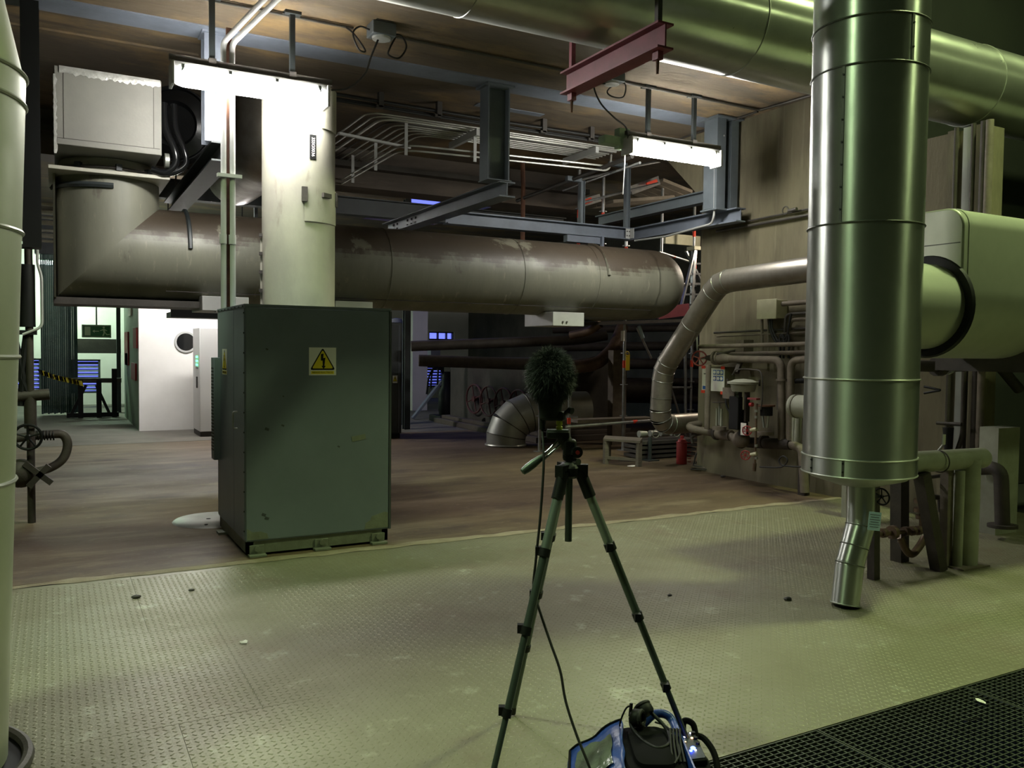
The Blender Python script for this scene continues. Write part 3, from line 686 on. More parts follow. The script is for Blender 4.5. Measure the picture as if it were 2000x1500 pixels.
P('side_flange', B().obox((EX+ER*math.cos(va-1.45), EY+ER*math.sin(va-1.45), 2.15), (0.03, 0.03, 0.9), Matrix.Rotation(va, 3, 'Z')), 'bare_paint', e)
for k in range(5):
    P('flange_bolt', B().obox((EX+(ER+0.012)*math.cos(va-1.40), EY+(ER+0.012)*math.sin(va-1.40), 1.95+k*0.17), (0.05, 0.03, 0.03), Matrix.Rotation(va, 3, 'Z')), 'conduit_dark', e)
a = va+0.38; cN = V((math.cos(a), math.sin(a), 0)); cU = V((-math.sin(a), math.cos(a), 0))
q = V((EX, EY, 0)) + cN*(ER+0.003); zc = oY(595, 285, EY-ER).z
pl = P('name_plate', B().obox(q+V((0,0,zc)), (0.004, 0.062, 0.22), Matrix.Rotation(a, 3, 'Z')), 'black', e, label='narrow black name plate with upright lettering')
text('plate_text', '3SSG0036', q+cN*0.0035+V((0,0,zc)), (Matrix((V((0,0,-1)), cU, cN)).transposed()).to_euler(), 0.042, 'sign_white', pl)
# ================================================================== big grimy pipe with its mitred elbow
GY, GR, GZ, GX = 9.4, 0.474, 2.517, 0.495
g = T('process_pipe', 'big grimy grey green pipe crossing the hall, mitred upward at its left end', 'pipe', (3.8, GY, GZ-GR))
n = 56; ca_ = [2*PI*k/n for k in range(n)]
r0 = [V((GX+GR*math.sin(a), GY+GR*math.cos(a), GZ+GR*math.sin(a))) for a in ca_]
xs_ = [3.34, 5.05, 6.15, 7.15]
def hring(x): return [V((x, GY+GR*math.cos(a), GZ+GR*math.sin(a))) for a in ca_]
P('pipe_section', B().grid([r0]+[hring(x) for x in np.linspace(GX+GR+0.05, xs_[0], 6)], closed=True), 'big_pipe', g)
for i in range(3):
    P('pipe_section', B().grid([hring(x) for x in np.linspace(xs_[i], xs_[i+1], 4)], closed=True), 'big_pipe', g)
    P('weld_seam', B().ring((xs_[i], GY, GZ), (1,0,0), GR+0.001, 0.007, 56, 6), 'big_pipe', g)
P('end_bend', B().path(fillet([V((7.10, GY, GZ)), V((7.36, GY, GZ)), V((7.36, GY+0.9, GZ)), V((7.36, GY+2.4, GZ))], 0.5, 12), GR, 56), 'big_pipe', g)
rv = [V((GX+GR*math.sin(a), GY+GR*math.cos(a), GZ+GR*math.sin(a))) for a in ca_]
ztop = oY(200, 330, 8.95).z
def vring(z): return [V((GX+GR*math.sin(a), GY+GR*math.cos(a), z)) for a in ca_]
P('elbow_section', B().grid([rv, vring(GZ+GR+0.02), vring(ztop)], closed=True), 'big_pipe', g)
P('elbow_end_plate', B().add([V((0.012, GY+s*0.34, z)) for s, z in ((-1, 2.05), (1, 2.05), (1, 3.2), (-1, 3.2))] + [V((0.03, GY+s*0.36, z)) for s, z in ((-1, 2.04), (1, 2.04), (1, 3.2), (-1, 3.2))], [(3,2,1,0),(4,5,6,7),(0,1,5,4),(1,2,6,5),(2,3,7,6),(3,0,4,7)]), 'bare_paint', g)
for x in (oY(372,450,GY-GR).x, oY(1190,500,GY-GR).x):
    P('hanger_strap', B().path([V((x, GY-(GR+0.008)*math.cos(t), GZ+(GR+0.008)*math.sin(t))) for t in np.linspace(0.1, PI/2, 10)], 0.022, 6), 'steel_dark' if x < 3 else 'big_pipe', g)
P('bottom_seam', B().path([V((x, GY-(GR+0.002)*math.cos(-0.9), GZ+(GR+0.002)*math.sin(-0.9))) for x in (1.0, 7.1)], 0.006, 6), 'conduit_dark', g)
P('elbow_strap', B().path([V((GX+(GR+0.012)*math.sin(t), GY-(GR+0.012)*math.cos(t), oY(200,362,8.95).z)) for t in np.linspace(-1.5, 0.05, 14)], 0.028, 6), 'steel_dark', g)
# flange and neck above the elbow
fz = oY(110, 330, 8.85).z
P('square_flange', B().box(GX-0.52, GX+0.52, GY-0.56, GY+0.5, fz, fz+0.035), 'bare_paint', g, bevel=0.004)
P('neck', B().lathe((GX, GY, fz+0.035), (0,0,1), [(0.47, 0), (0.46, 0.03), (0.44, 0.12), (0.40, 0.16)], 48), 'bare_paint', g)
P('clamp_ring', B().path([V((GX+(0.478)*math.sin(t), GY-(0.478)*math.cos(t), fz+0.08)) for t in np.linspace(-1.3, 1.4, 24)], 0.012, 6), 'conduit_dark', g)
for t in (-0.6, 0.15, 0.8): P('clamp_lug', B().obox((GX+0.48*math.sin(t), GY-0.48*math.cos(t), fz+0.085), (0.05, 0.05, 0.06), Matrix.Rotation(t, 3, 'Z')), 'steel_dark', g)
# saddles below the pipe
for (x0, x1, y0, y1, lab) in ((1080, 1141, 611, 636, 'white support block bolted under the big pipe'), (655, 728, 590, 606, None), (395, 486, 581, 606, None)):
    a_, b_ = oY(x0, y1, GY-0.42), oY(x1, y0, GY-0.42)
    s = P('support_block', B().box(a_.x, b_.x, GY-0.42, GY+0.3, a_.z, b_.z), 'light_grey', g, bevel=0.004, label=lab)
    if lab: [P('block_bolt', B().cyl((a_.x+k, GY-0.42, a_.z+0.05), (a_.x+k, GY-0.435, a_.z+0.05), 0.012, n=8), 'conduit_dark', s) for k in (0.14, 0.20)]
a_, b_ = oY(105, 597, GY-0.3), oY(500, 588, GY-0.3)
P('under_tray', B().box(a_.x, 1.75, GY-0.25, GY+0.35, GZ-GR-0.055, GZ-GR+0.01), 'conduit_dark', g)
# box with foil tape on top of the elbow
bx = T('ventilation_box', 'square grey sheet metal box with silver foil tape above the pipe elbow', 'box', (0.47, 9.2, 3.37))
P('body', B().box(0.03, 0.915, 8.6, 9.8, 3.385, 4.075), 'box_paint', bx, bevel=0.006)
P('panel_seam', B().box(0.10, 0.104, 8.597, 8.6, 3.44, 4.05).box(0.845, 0.849, 8.597, 8.6, 3.44, 4.05).box(0.05, 0.9, 8.597, 8.6, 3.44, 3.444), 'conduit_dark', bx)
b = B(); random.seed(5); xs = np.linspace(0.07, 0.905, 40)
b.grid([[V((x, 8.594, 4.012+random.uniform(-0.014, 0.012))) for x in xs], [V((x, 8.588, 4.045)) for x in xs], [V((x, 8.592, 4.078)) for x in xs], [V((x, 8.66, 4.081)) for x in xs]])
P('foil_tape', b, 'silver_tape', bx, label='torn silver foil tape along the top edge')
b = B(); zs = np.linspace(3.30, 4.0, 30)
b.grid([[V((0.022+random.uniform(-0.008, 0.006), 8.62, z)) for z in zs], [V((0.024, 8.595, z)) for z in zs], [V((0.05+random.uniform(-0.01, 0.004), 8.596, z)) for z in zs]])
P('foil_tape', b, 'silver_tape', bx)
for k in range(6): P('rivet', B().cyl((0.916, 8.75, 3.46+k*0.1), (0.926, 8.75, 3.46+k*0.1), 0.008, n=8), 'chrome', bx)
# ================================================================== hanging steel frames
t = T('hanging_support', 'grey hanging steel column with a dark beam beneath, beside the left lamp', 'steel frame', (1.34, 8.3, 3.3))
P('column', B().ibeam((1.345, 8.33, 3.49), (1.345, 8.33, CEIL-0.012), 0.205, 0.20, up=(0,1,0)), 'strip_blue', t)
P('beam', B().ibeam((1.40, 8.2, 3.40), (1.40, 12.0, 3.40), 0.205, 0.18), 'steel_dark', t)
P('top_plate', B().box(1.22, 1.47, 8.2, 8.46, CEIL-0.03, CEIL-0.012), 'strip_blue', t)
t = T('hanging_support', 'grey hanging steel column and sloping looking beam in the middle above the big pipe', 'steel frame', (4.31, 8.3, 3.3))
P('column', B().ibeam((4.31, 8.35, 3.46), (4.31, 8.35, CEIL-0.03), 0.20, 0.27, up=(1,0,0)), 'steel_blue', t)
P('top_plate', B().box(4.14, 4.48, 8.2, 8.5, CEIL-0.035, CEIL-0.012), 'steel_blue', t, bevel=0.003)
P('bottom_plate', B().box(4.17, 4.47, 8.24, 8.47, 3.45, 3.462), 'steel_blue', t)
P('beam', B().ibeam((4.42, 8.25, 3.365), (4.42, 12.0, 3.365), 0.20, 0.17), 'steel_blue', t)
for yy in (10.9, 11.05, 11.2, 11.6, 11.75):
    for z in (3.33, 3.40): P('bolt', B().cyl((4.414, yy, z), (4.395, yy, z), 0.017, n=8), 'black', t)
t = T('hanging_support', 'blue grey steel frame hung from the right wall column, two beams meeting at a corner', 'steel frame', (7.4, 8.0, 3.2))
a_, b_ = oY(1397, 258, 7.98), oY(1442, 258, 7.98); zc0 = oY(1420, 408, 7.98).z
P('column', B().box(a_.x+0.02, a_.x+0.16, 7.96, 7.98, zc0, CEIL-0.012).box(a_.x+0.02, a_.x+0.035, 7.98, 8.2, zc0, CEIL-0.012), 'steel_blue', t)
P('column', B().box(b_.x-0.12, b_.x, 7.97, 7.99, zc0-0.01, CEIL-0.012).box(b_.x-0.12, b_.x-0.105, 7.98, 8.2, zc0-0.01, CEIL-0.012).box(a_.x+0.16, b_.x-0.12, 8.1, 8.12, zc0, CEIL-0.012), 'steel_blue', t)
P('base_plate', B().box(a_.x-0.01, b_.x+0.01, 7.92, 8.22, zc0-0.03, zc0-0.01), 'steel_blue', t)
P('top_plate', B().box(a_.x-0.03, b_.x+0.02, 7.9, 8.25, CEIL-0.03, CEIL-0.012), 'steel_blue', t)
FXR = 7.40
P('beam', B().ibeam((FXR, 7.75, 3.275), (FXR, 10.02, 3.275), 0.15, 0.17), 'strip_blue', t, label='blue grey beam running to the column')
P('beam', B().ibeam((4.45, 9.98, 3.285), (FXR-0.02, 9.98, 3.285), 0.16, 0.17), 'strip_blue', t, label='long blue grey cross beam')
P('splice_plate', B().box(FXR-0.16, FXR-0.075, 9.888, 9.898, 3.21, 3.35), 'light_grey', t)
P('splice_plate', B().box(FXR-0.09, FXR-0.08, 9.80, 9.888, 3.21, 3.35), 'light_grey', t)
for dx in (0.02, 0.06):
    for z in (3.25, 3.31): P('bolt', B().cyl((FXR-0.16+dx, 9.888, z), (FXR-0.16+dx, 9.877, z), 0.008, n=8), 'conduit_dark', t)
P('upper_beam', B().ibeam((7.46, 8.12, 3.60), (7.46, 10.9, 3.60), 0.14, 0.15), 'steel_blue', t)
P('gusset', B().prism([V((FXR+0.01, 7.78, 3.20)), V((FXR+0.01, 7.78, 3.36)), V((FXR+0.01, 7.98, 3.36))], (0.012, 0, 0)), 'strip_blue', t)
P('lug', B().box(oY(1108,470,9.9).x, oY(1180,470,9.9).x, 9.9, 10.0, 3.10, 3.19).box(oY(1172,470,9.9).x, oY(1176,470,9.9).x, 9.85, 9.9, 3.05, 3.2), 'strip_blue', t)
cd = fillet([oX(1400, 262, 7.18)+V((0.12,0,0)), oX(1397, 275, 7.2), oX(1395, 420, 7.2), oX(1390, 437, 7.22), oX(1300, 462, 7.3), oX(1240, 470, 7.32)], 0.12)
P('cable_conduit', B().path(cd, 0.014, 8), 'light_grey', t)
# angle posts standing on the cross beam
for (xa, ya, xb, yt, yb, lab) in ((1190, 326, 1226, 326, 447, 'grey angle post standing on the cross beam nearest the right lamp'), (1106, 354, 1137, 354, 436, 'grey angle post standing on the cross beam further left')):
    q0, q1, q2 = oY(xa, ya, 10.0), oY(xb, yt, 10.0), oY(xb-4, yb, 10.0)
    u = T('angle_post', lab, 'bracket', (q1.x, 10.0, q2.z))
    P('post', B().box(q1.x-0.035, q1.x+0.035, 9.97, 9.98, q2.z-0.02, q1.z).box(q1.x-0.035, q1.x-0.025, 9.98, 10.04, q2.z-0.02, q1.z).box(q1.x+0.005, q1.x+0.012, 9.94, 9.97, q2.z-0.02, q1.z), 'steel_blue', u)
    P('arm', B().box(q0.x, q1.x-0.03, 9.96, 10.03, q1.z-0.02, q1.z+0.045), 'steel_blue', u)
# ================================================================== red lifting beam
rx = 3.53; ra, rb = V((rx, 4.42, 3.66)), V((rx, 5.62, 3.66))
t = T('lifting_beam', 'dark red steel beam hung on rods under the level silver duct', 'beam', (rx, 5.0, 3.55))
P('beam', B().ibeam(ra, rb, 0.13, 0.17, 0.012, 0.014), 'red_paint', t)
for y in (4.5, 5.55):
    P('rod', B().box(rx-0.018, rx+0.018, y-0.018, y+0.018, 3.745, CEIL+0.4 if y > 5 else 6.2), 'conduit_dark' if y < 5 else 'red_paint', t)
    P('clamp', B().box(rx-0.022, rx+0.022, y-0.03, y+0.03, 3.52, 3.575), 'red_paint', t)
    P('hook_bolt', B().cyl((rx, y, 3.53), (rx, y, 3.43), 0.012, 0.008, n=8), 'rust', t)
# ================================================================== conduits under the ceiling
def run(name, label, pts, r, m='conduit_dark', cat='pipe', rad=0.06, n=8, group=None):
    return P(name, B().path(fillet(pts, rad), r, n), m, label=label, cat=cat, group=group)
cz = CEIL-0.022
run('ceiling_conduit', 'dark conduit along the ceiling running left from the first junction box', [V((-2, 7.47, cz)), V((oY(690,52,7.47).x, 7.47, cz))], 0.014)
run('ceiling_conduit', 'dark conduit along the ceiling between the two junction boxes', [V((oY(775,70,7.47).x, 7.47, cz)), V((oY(1130,152,7.47).x, 7.47, cz))], 0.014)
run('ceiling_conduit', 'dark conduit along the ceiling from the second junction box to the right wall', [V((oY(1215,160,7.47).x, 7.47, cz)), V((7.42, 7.50, cz)), V((7.5, 6.5, cz))], 0.016)
run('ceiling_conduit', 'dark conduit running back in the corner of ceiling and right wall', [V((7.44, 7.55, cz)), V((7.52, 9.6, cz))], 0.014)
def jbox(label, p, loops):
    t = T('junction_box', label, 'box', (p.x, p.y, CEIL-0.16))
    P('body', B().box(p.x-0.11, p.x+0.11, p.y-0.09, p.y+0.09, CEIL-0.12, CEIL-0.005), 'steel_blue', t, bevel=0.008)
    P('cover', B().lathe((p.x, p.y, CEIL-0.12), (0,0,-1), [(0.085, 0), (0.08, 0.018), (0.05, 0.024), (0.001, 0.026)], 24), 'light_grey', t)
    P('bracket', B().box(p.x-0.08, p.x+0.08, p.y-0.11, p.y+0.11, CEIL-0.006, CEIL), 'conduit_dark', t)
    for l in loops: P('cable_loop', B().path(smooth_pts(l), 0.008, 8), 'rubber', t)
    return p
p = V((oY(745, 45, 7.3).x, 7.3, 0)); k = CEIL
jbox('grey ceiling junction box with looped cables, above the left lamp', p,
     [[V((p.x-0.11, p.y, k-0.07)), V((p.x-0.2, p.y, k-0.06)), V((p.x-0.27, p.y-0.02, k-0.14)), V((p.x-0.22, p.y-0.03, k-0.27)), V((p.x-0.15, p.y, k-0.26)), V((p.x-0.22, p.y+0.1, k-0.1)), V((p.x-0.28, 7.47, cz))],
      [V((p.x+0.11, p.y, k-0.07)), V((p.x+0.19, p.y, k-0.07)), V((p.x+0.24, p.y, k-0.16)), V((p.x+0.17, p.y, k-0.27)), V((p.x+0.07, p.y, k-0.26)), V((p.x+0.08, p.y, k-0.2)), V((p.x+0.2, 7.47, cz))]])
run('lamp_cable', 'black cable dropping from the junction box to the left lamp', smooth_pts([V((p.x-0.03, p.y, k-0.14)), oY(725, 110, 7.32), oY(712, 145, 7.33), oY(680, 172, 7.34), V((2.17, 7.35, 3.86))]), 0.009, 'rubber', 'cable', 0.01)
p2 = V((oY(1195, 140, 7.3).x, 7.3, 0))
jbox('grey ceiling junction box with looped cables, under the red beam', p2,
     [[V((p2.x+0.11, p2.y, k-0.08)), V((p2.x+0.18, p2.y, k-0.12)), V((p2.x+0.15, p2.y, k-0.24)), V((p2.x+0.02, p2.y, k-0.26)), V((p2.x-0.02, p2.y+0.05, k-0.2)), V((p2.x+0.15, 7.47, cz-0.04))],
      [V((p2.x-0.11, p2.y, k-0.08)), V((p2.x-0.2, p2.y, k-0.12)), V((p2.x-0.23, p2.y, k-0.2)), V((p2.x-0.28, 7.4, k-0.1)), V((p2.x-0.3, 7.47, cz))]])
run('lamp_cable', 'black cable drooping from the junction box to the right lamp', smooth_pts([V((p2.x-0.08, p2.y, k-0.14)), oY(1160, 165, 7.35), oY(1172, 200, 7.38), oY(1200, 230, 7.4), oY(1222, 248, 7.45), oY(1228, 275, 7.48)]), 0.009, 'rubber', 'cable', 0.01)
# green fitting beside the right lamp, with a hanging cord
a_, b_ = oY(1176, 280, 7.6), oY(1230, 255, 7.6)
t = T('emergency_light', 'pale green fitting on a bracket at the left end of the right lamp', 'light fitting', (a_.x, 7.6, a_.z))
P('housing', B().box(a_.x, a_.x+0.22, 7.55, 7.68, a_.z, a_.z+0.09), 'pale_green', t, bevel=0.012)
P('bracket', B().box(a_.x+0.20, a_.x+0.34, 7.56, 7.66, a_.z-0.03, a_.z+0.19), 'pale_green', t, bevel=0.006)
P('cord', B().path(smooth_pts([V((a_.x+0.31, 7.6, a_.z-0.02)), V((a_.x+0.30, 7.6, a_.z-0.25)), V((a_.x+0.285, 7.6, a_.z-0.52))]), 0.006, 6), 'white_plain', t)
# two conduits dropping to the cabinet
t = T('conduit_drop', 'pair of pale conduits dropping onto the left end of the cabinet', 'pipe', (1.34, 7.5, CH))
for xa, xb, tx, ty in ((oY(437, 590, 7.5).x, oY(434, 100, 7.5).x, 515, 0), (oY(455, 590, 7.5).x, oY(451, 100, 7.5).x, 541, 0)):
    q = fl(tx, ty, 4.42)
    P('conduit', B().path(fillet([V((xa, 7.5, CH)), V((xb+0.01, 7.5, oY(449, 85, 7.5).z)), q, q+(q-V((xb, 7.5, 4.16)))*0.12, q+V((0.3, -0.7, 0.0))], 0.05), 0.024, 12), 'light_grey', t)
    z = oY(440, 465, 7.5).z
    P('coupling', B().cyl((xa-0.003, 7.5, z-0.05), (xa-0.003, 7.5, z+0.03), 0.031, n=14), 'light_grey', t)
z = oY(440, 347, 7.5).z
P('strut', B().box(1.315, 1.36, 7.53, 7.56, CH, 4.3), 'rust', t)
P('clamp', B().box(1.23, 1.43, 7.46, 7.52, z, z+0.03), 'light_grey', t)
# ================================================================== rack of bent conduits behind the middle column
t = T('conduit_rack', 'rack of many parallel silver conduits bending under the ceiling behind the middle column', 'conduits', (4.5, 10, 4.2))
NC = 9
for i in range(NC):
    f = i/(NC-1); Yi = 9.36 + 0.66*f; Xi = 3.2 + 0.9*f; r = 0.018 if i == 2 else 0.0105
    P('conduit', B().path(fillet([V((6.75, Yi-0.05, 4.3)), V((Xi, Yi, 4.3)), V((Xi-0.0, 12.0, 4.3))], 0.2), r, 8), 'conduit_dark' if i in (3,) else 'conduit', t)
for i, zz_ in enumerate((4.03, 3.97)):
    P('conduit', B().path(fillet([V((6.55, 9.3, 4.2)), V((6.5, 9.25, zz_)), V((6.0, 9.28, zz_)), V((3.68, 9.55, zz_)), V((3.70, 12.0, zz_))], 0.25), 0.0125, 8), 'conduit', t)
P('cross_channel', B().bar(V((3.15, 10.35, 4.265)), V((4.2, 10.6, 4.265)), 0.05, 0.03), 'light_grey', t)
for y in (9.45, 10.1): pass
for xq in (4.55, 6.3): P('cross_channel', B().box(xq, xq+0.05, 9.30, 10.12, 4.20, 4.28), 'light_grey', t); 
for (x, y) in ((3.72, 9.53), (4.58, 9.42), (3.7, 10.55), (3.7, 11.5)):
    P('drop_bracket', B().box(x-0.02, x+0.02, y-0.025, y-0.015, 3.9, 4.28), 'light_grey', t)
for x in np.linspace(3.3, 6.9, 6):
    P('ceiling_bracket', B().box(x-0.03, x+0.03, 9.2, 9.26, 4.33, CEIL).box(x-0.06, x+0.02, 9.2, 9.26, 4.32, 4.35), 'conduit_dark', t)
for dz, dy in ((4.40, 9.22), (4.37, 9.28), (4.34, 9.24), (4.43, 9.3)):
    P('cable', B().path([V((2.6, dy, dz)), V((4.5, dy+0.02, dz-0.01)), V((6.9, dy+0.01, dz-0.005)), V((7.45, dy, dz))], 0.016, 8), 'rubber', t)
run('drop_pipe', 'thin rusty upright pipe behind the middle column', [oY(1020, 290, 11.4), oY(1022, 365, 11.4), V((oY(1022,365,11.4).x, 11.4, 2.8))], 0.035, 'rust')
run('dark_rail', 'dark sloping looking rail running back behind the angle posts', [oY(1010, 392, 11.6), oY(1235, 305, 8.6)], 0.03, 'conduit_dark')
run('dark_rail', 'second dark rail just under the first behind the angle posts', [oY(1100, 372, 11.2), oY(1250, 318, 8.8)], 0.018, 'scaf')
# ================================================================== silver cladding pipe bending down by the right wall
BX = 7.05; a1, a2, a3, a4 = oX(1405, 551, BX), oX(1295, 722, BX), oX(1288, 812, BX), None
P0 = V((BX, 4.9, 2.53)); a4 = V((BX, a3.y, 0.62)); a5 = V((8.9, a3.y+0.35, 0.60))
BRr = 0.5*53/FPX*FW.dot(oX(1578, 521, BX)-CAMP)*0.95
t = T('clad_pipe', 'silver clad pipe bending down beside the right wall corner', 'pipe', (BX, 8, 0.5))
def seg(p, q, rr=BRr): return P('pipe_section', B().cyl(p, q, rr, n=36, caps=False), 'clad', t)
def bend(p, b_, q, rad, nseg, rr=BRr):
    d0 = (p-b_).normalized(); d1 = (q-b_).normalized(); s = b_+d0*rad; e_ = b_+d1*rad
    pts = [s*(1-k)**2 + b_*(2*k*(1-k)) + e_*k*k for k in np.linspace(0, 1, nseg+1)]
    for i in range(nseg):
        dd = (pts[i+1]-pts[i]).normalized(); P('elbow_segment', B().cyl(pts[i]-dd*0.012, pts[i+1]+dd*0.012, rr+0.001, n=36, caps=False), 'clad', t)
    for i in range(nseg+1):
        dd = pts[min(i+1, nseg)]-pts[max(i-1, 0)]; P('elbow_band', B().ring(pts[i], dd, rr+0.002, 0.0045, 36, 6), 'galv', t)
    return s, e_
s1, e1 = bend(P0, a1, a2, 0.16, 2); seg(P0, s1)
s2, e2 = bend(a1, a2, a4, 0.14, 2); seg(e1, s2)
mid = e1.lerp(s2, 0.45); P('pipe_band', B().ring(mid, s2-e1, BRr+0.002, 0.0045, 36, 6), 'galv', t)
s3, e3 = bend(a2, a4, a5, 0.20, 3); seg(e2, s3); seg(e3, a5)
mid = e2.lerp(s3, 0.6); P('pipe_band', B().ring(mid, s3-e2, BRr+0.002, 0.003, 36, 6), 'seam', t)
# ================================================================== silver elbow coming out of the floor, far middle
EB = fl(1005, 874) + V((0, 0.3, 0)); er = 0.5*76/FPX*FW.dot(EB-CAMP)
t = T('silver_elbow', 'wide segmented silver elbow rising out of the floor behind the tripod', 'pipe', EB)
pts = [EB, EB+V((0.0, 0, 0.17)), EB+V((0.06, -0.02, 0.34)), EB+V((0.19, -0.05, 0.47)), EB+V((0.36, -0.08, 0.54)), EB+V((0.56, -0.12, 0.57)), EB+V((1.35, -0.25, 0.57))]
for i in range(6):
    dd = (pts[i+1]-pts[i]).normalized(); P('elbow_segment', B().cyl(pts[i]-dd*(0.05 if i else 0), pts[i+1]+dd*0.05, er, n=40, caps=False), 'galv_dull', t)
    if i: P('elbow_band', B().ring(pts[i], dd+(pts[i]-pts[i-1]).normalized(), er+0.006, 0.008, 40, 6), 'seam', t)
P('floor_collar', B().ring(EB+V((0,0,0.02)), (0,0,1), er+0.01, 0.02, 40, 6), 'galv_dull', t)
# ================================================================== pipes, valves and boxes along the right wall
def handwheel(parent, c, axis, R, m='red_wheel', spokes=5, r=None, name='handwheel'):
    b = B(); r = r or R*0.11; b.ring(c, axis, R, r, 28, 8); x, u, d_ = B.frame(axis); c = V(c)
    for k in range(spokes):
        a = 2*PI*k/spokes+0.3; b.path([c, c + x*(R*math.cos(a)) + u*(R*math.sin(a))], r*0.75, 6)
    b.cyl(c - d_*r*1.6, c + d_*r*1.6, R*0.2, n=12)
    return P(name, b, m, parent)
WX = 7.36
def wp(x, y, X=WX): return oX(x, y, X)
def wrun(name, label, pix, r, m='pipe_grime', rad=0.07, X=WX, n=10, cat='pipe'):
    return P(name, B().path(fillet([wp(x, y, X if len(q) == 0 else q[0]) for x, y, *q in pix], rad), r, n), m, label=label, cat=cat)
# high conduit pair with a clamp
wrun('wall_conduit', 'upper of two dark conduits high on the right wall', [(1385, 448), (1440, 436), (1600, 404)], 0.012, 'conduit_dark', X=7.56)
wrun('wall_conduit', 'lower of two dark conduits high on the right wall', [(1400, 452), (1440, 445), (1600, 416)], 0.018, 'conduit_dark', X=7.55)
t = T('wall_clamp', 'small round clamp on the high conduits of the right wall', 'clamp', wp(1536, 418, 7.5))
P('ring', B().ring(wp(1534, 411, 7.5), (1,0,0), 0.045, 0.008, 20, 6), 'conduit_dark', t); P('stub', B().cyl(wp(1540, 412, 7.5), wp(1556, 408, 7.5), 0.02), 'conduit_dark', t)
# beige box
a_, b_ = wp(1478, 622, 7.4), wp(1512, 585, 7.4)
t = T('wall_box', 'pale beige metal box on the right wall with cables below it', 'box', (7.45, b_.y, a_.z))
P('body', B().box(7.42, 7.6, b_.y-0.02, a_.y, a_.z, b_.z), 'beige_box', t, bevel=0.006)
P('lid', B().box(7.405, 7.42, b_.y-0.03, a_.y+0.01, a_.z-0.01, b_.z+0.01), 'beige_box', t, bevel=0.004)
for dx in (0, 12):
    P('conduit', B().path([wp(1488+dx, 622, 7.5), wp(1489+dx, 700, 7.5)], 0.018 if dx == 0 else 0.012, 8), 'pipe_grime', t)
for k, (xa, xb) in enumerate(((1503, 1530), (1507, 1540), (1545, 1524))):
    P('cable', B().path(smooth_pts([wp(xa, 620 if k < 2 else 612, 7.48), wp(xa+(2 if k < 2 else -6), 645, 7.46), wp((xa+xb)/2, 668, 7.46), wp(xb, 655, 7.46), wp(xb, 700, 7.46)]), 0.014, 8), 'rubber', t)
wrun('wall_conduit', 'grey flat conduit leaving the beige box to the right', [(1512, 595), (1600, 588)], 0.03, 'pipe_grime', X=7.52)
wrun('wall_pipe', 'small dark pipe hooking down beside the beige box', [(1600, 610), (1535, 614), (1533, 650)], 0.018, 'conduit_dark', X=7.5)
wrun('wall_pipe', 'small grey pipe hooking down just under its dark neighbour', [(1600, 622), (1545, 625), (1540, 645)], 0.022, 'pipe_grime', X=7.5)
wrun('wall_conduit', 'long thin conduit under the beige box', [(1395, 650), (1600, 640)], 0.014, 'conduit_dark', X=7.52)
wrun('wall_conduit', 'second long thin conduit just below the first under the beige box', [(1400, 657), (1600, 648)], 0.012, 'pipe_grime', X=7.5)
wrun('wall_pipe', 'upper long grimy pipe above the red handwheel', [(1366, 677, 7.3), (1600, 671, 7.3)], 0.026, n=12)
wrun('wall_pipe', 'grimy long pipe just above the elbowed valve pipe', [(1410, 692, 7.42), (1600, 688, 7.42)], 0.026, n=12)
wrun('wall_pipe', 'short dark pipe slanting to the wall bracket above the poster', [(1400, 692, 7.3), (1448, 682, 7.5)], 0.016, 'pipe_brown')
t = T('wall_bracket', 'square grey bracket holding the pipes above the poster', 'bracket', wp(1455, 690, 7.5))
a_, b_ = wp(1443, 688, 7.5), wp(1460, 664, 7.5)
P('plate', B().box(7.44, 7.6, b_.y, a_.y, a_.z, b_.z), 'pipe_grime', t)
P('arm', B().bar(wp(1452, 690, 7.48), wp(1438, 728, 7.3), 0.05, 0.05), 'pipe_brown', t)
# valve with red handwheel and elbowed pipe
t = T('gate_valve', 'grimy pipe with a red handwheel valve, bending down along the right wall', 'valve', wp(1527, 860))
P('pipe', B().path(fillet([wp(1402, 700), wp(1526, 703), wp(1527, 862)], 0.12, 8), 0.045, 14), 'pipe_grime', t)
for x in (1397, 1404): P('flange', B().cyl(wp(x, 699), wp(x+3, 699.2), 0.088, n=20), 'pipe_grime', t)
P('reducer', B().cyl(wp(1407, 700), wp(1428, 701), 0.075, 0.047, n=16), 'pipe_grime', t)
P('bonnet', B().cyl(wp(1396, 699), wp(1380, 699, WX-0.02), 0.05, 0.03, n=12), 'pipe_brown', t)
P('stem', B().cyl(wp(1380, 699), wp(1366, 700, WX-0.08), 0.015, n=8), 'galv_dull', t)
handwheel(t, wp(1366, 700, WX-0.08), V((0.75, 0.55, 0.0)), 0.092, 'red_wheel')
P('lever', B().path([wp(1362, 690, 7.3), wp(1361, 655, 7.3)], 0.01, 6), 'galv_dull', t)
P('collar', B().cyl(wp(1527, 740), wp(1527, 744), 0.065, n=14), 'pipe_grime', t)
wrun('wall_pipe', 'grimy pipe elbowing down next to the valve pipe, close to the duct', [(1600, 700), (1545, 704), (1544, 860)], 0.042, rad=0.1, n=14)
wrun('wall_pipe', 'grimy upright pipe in front of the safety poster', [(1384, 712, 7.2), (1381, 838, 7.2)], 0.034, n=12)
wrun('wall_pipe', 'pale upright pipe stub near the capped pipe', [(1551, 790, 7.3), (1550, 862, 7.3)], 0.022, 'pipe_pale')
wrun('wall_pipe', 'wider pale upright pipe stub under the capped pipe', [(1560, 800, 7.25), (1557, 862, 7.25)], 0.036, 'pipe_pale')
wrun('wall_pipe', 'thin dark upright conduit left of the valve pipe', [(1522, 715, 7.45), (1519, 800, 7.45)], 0.014, 'conduit_dark')
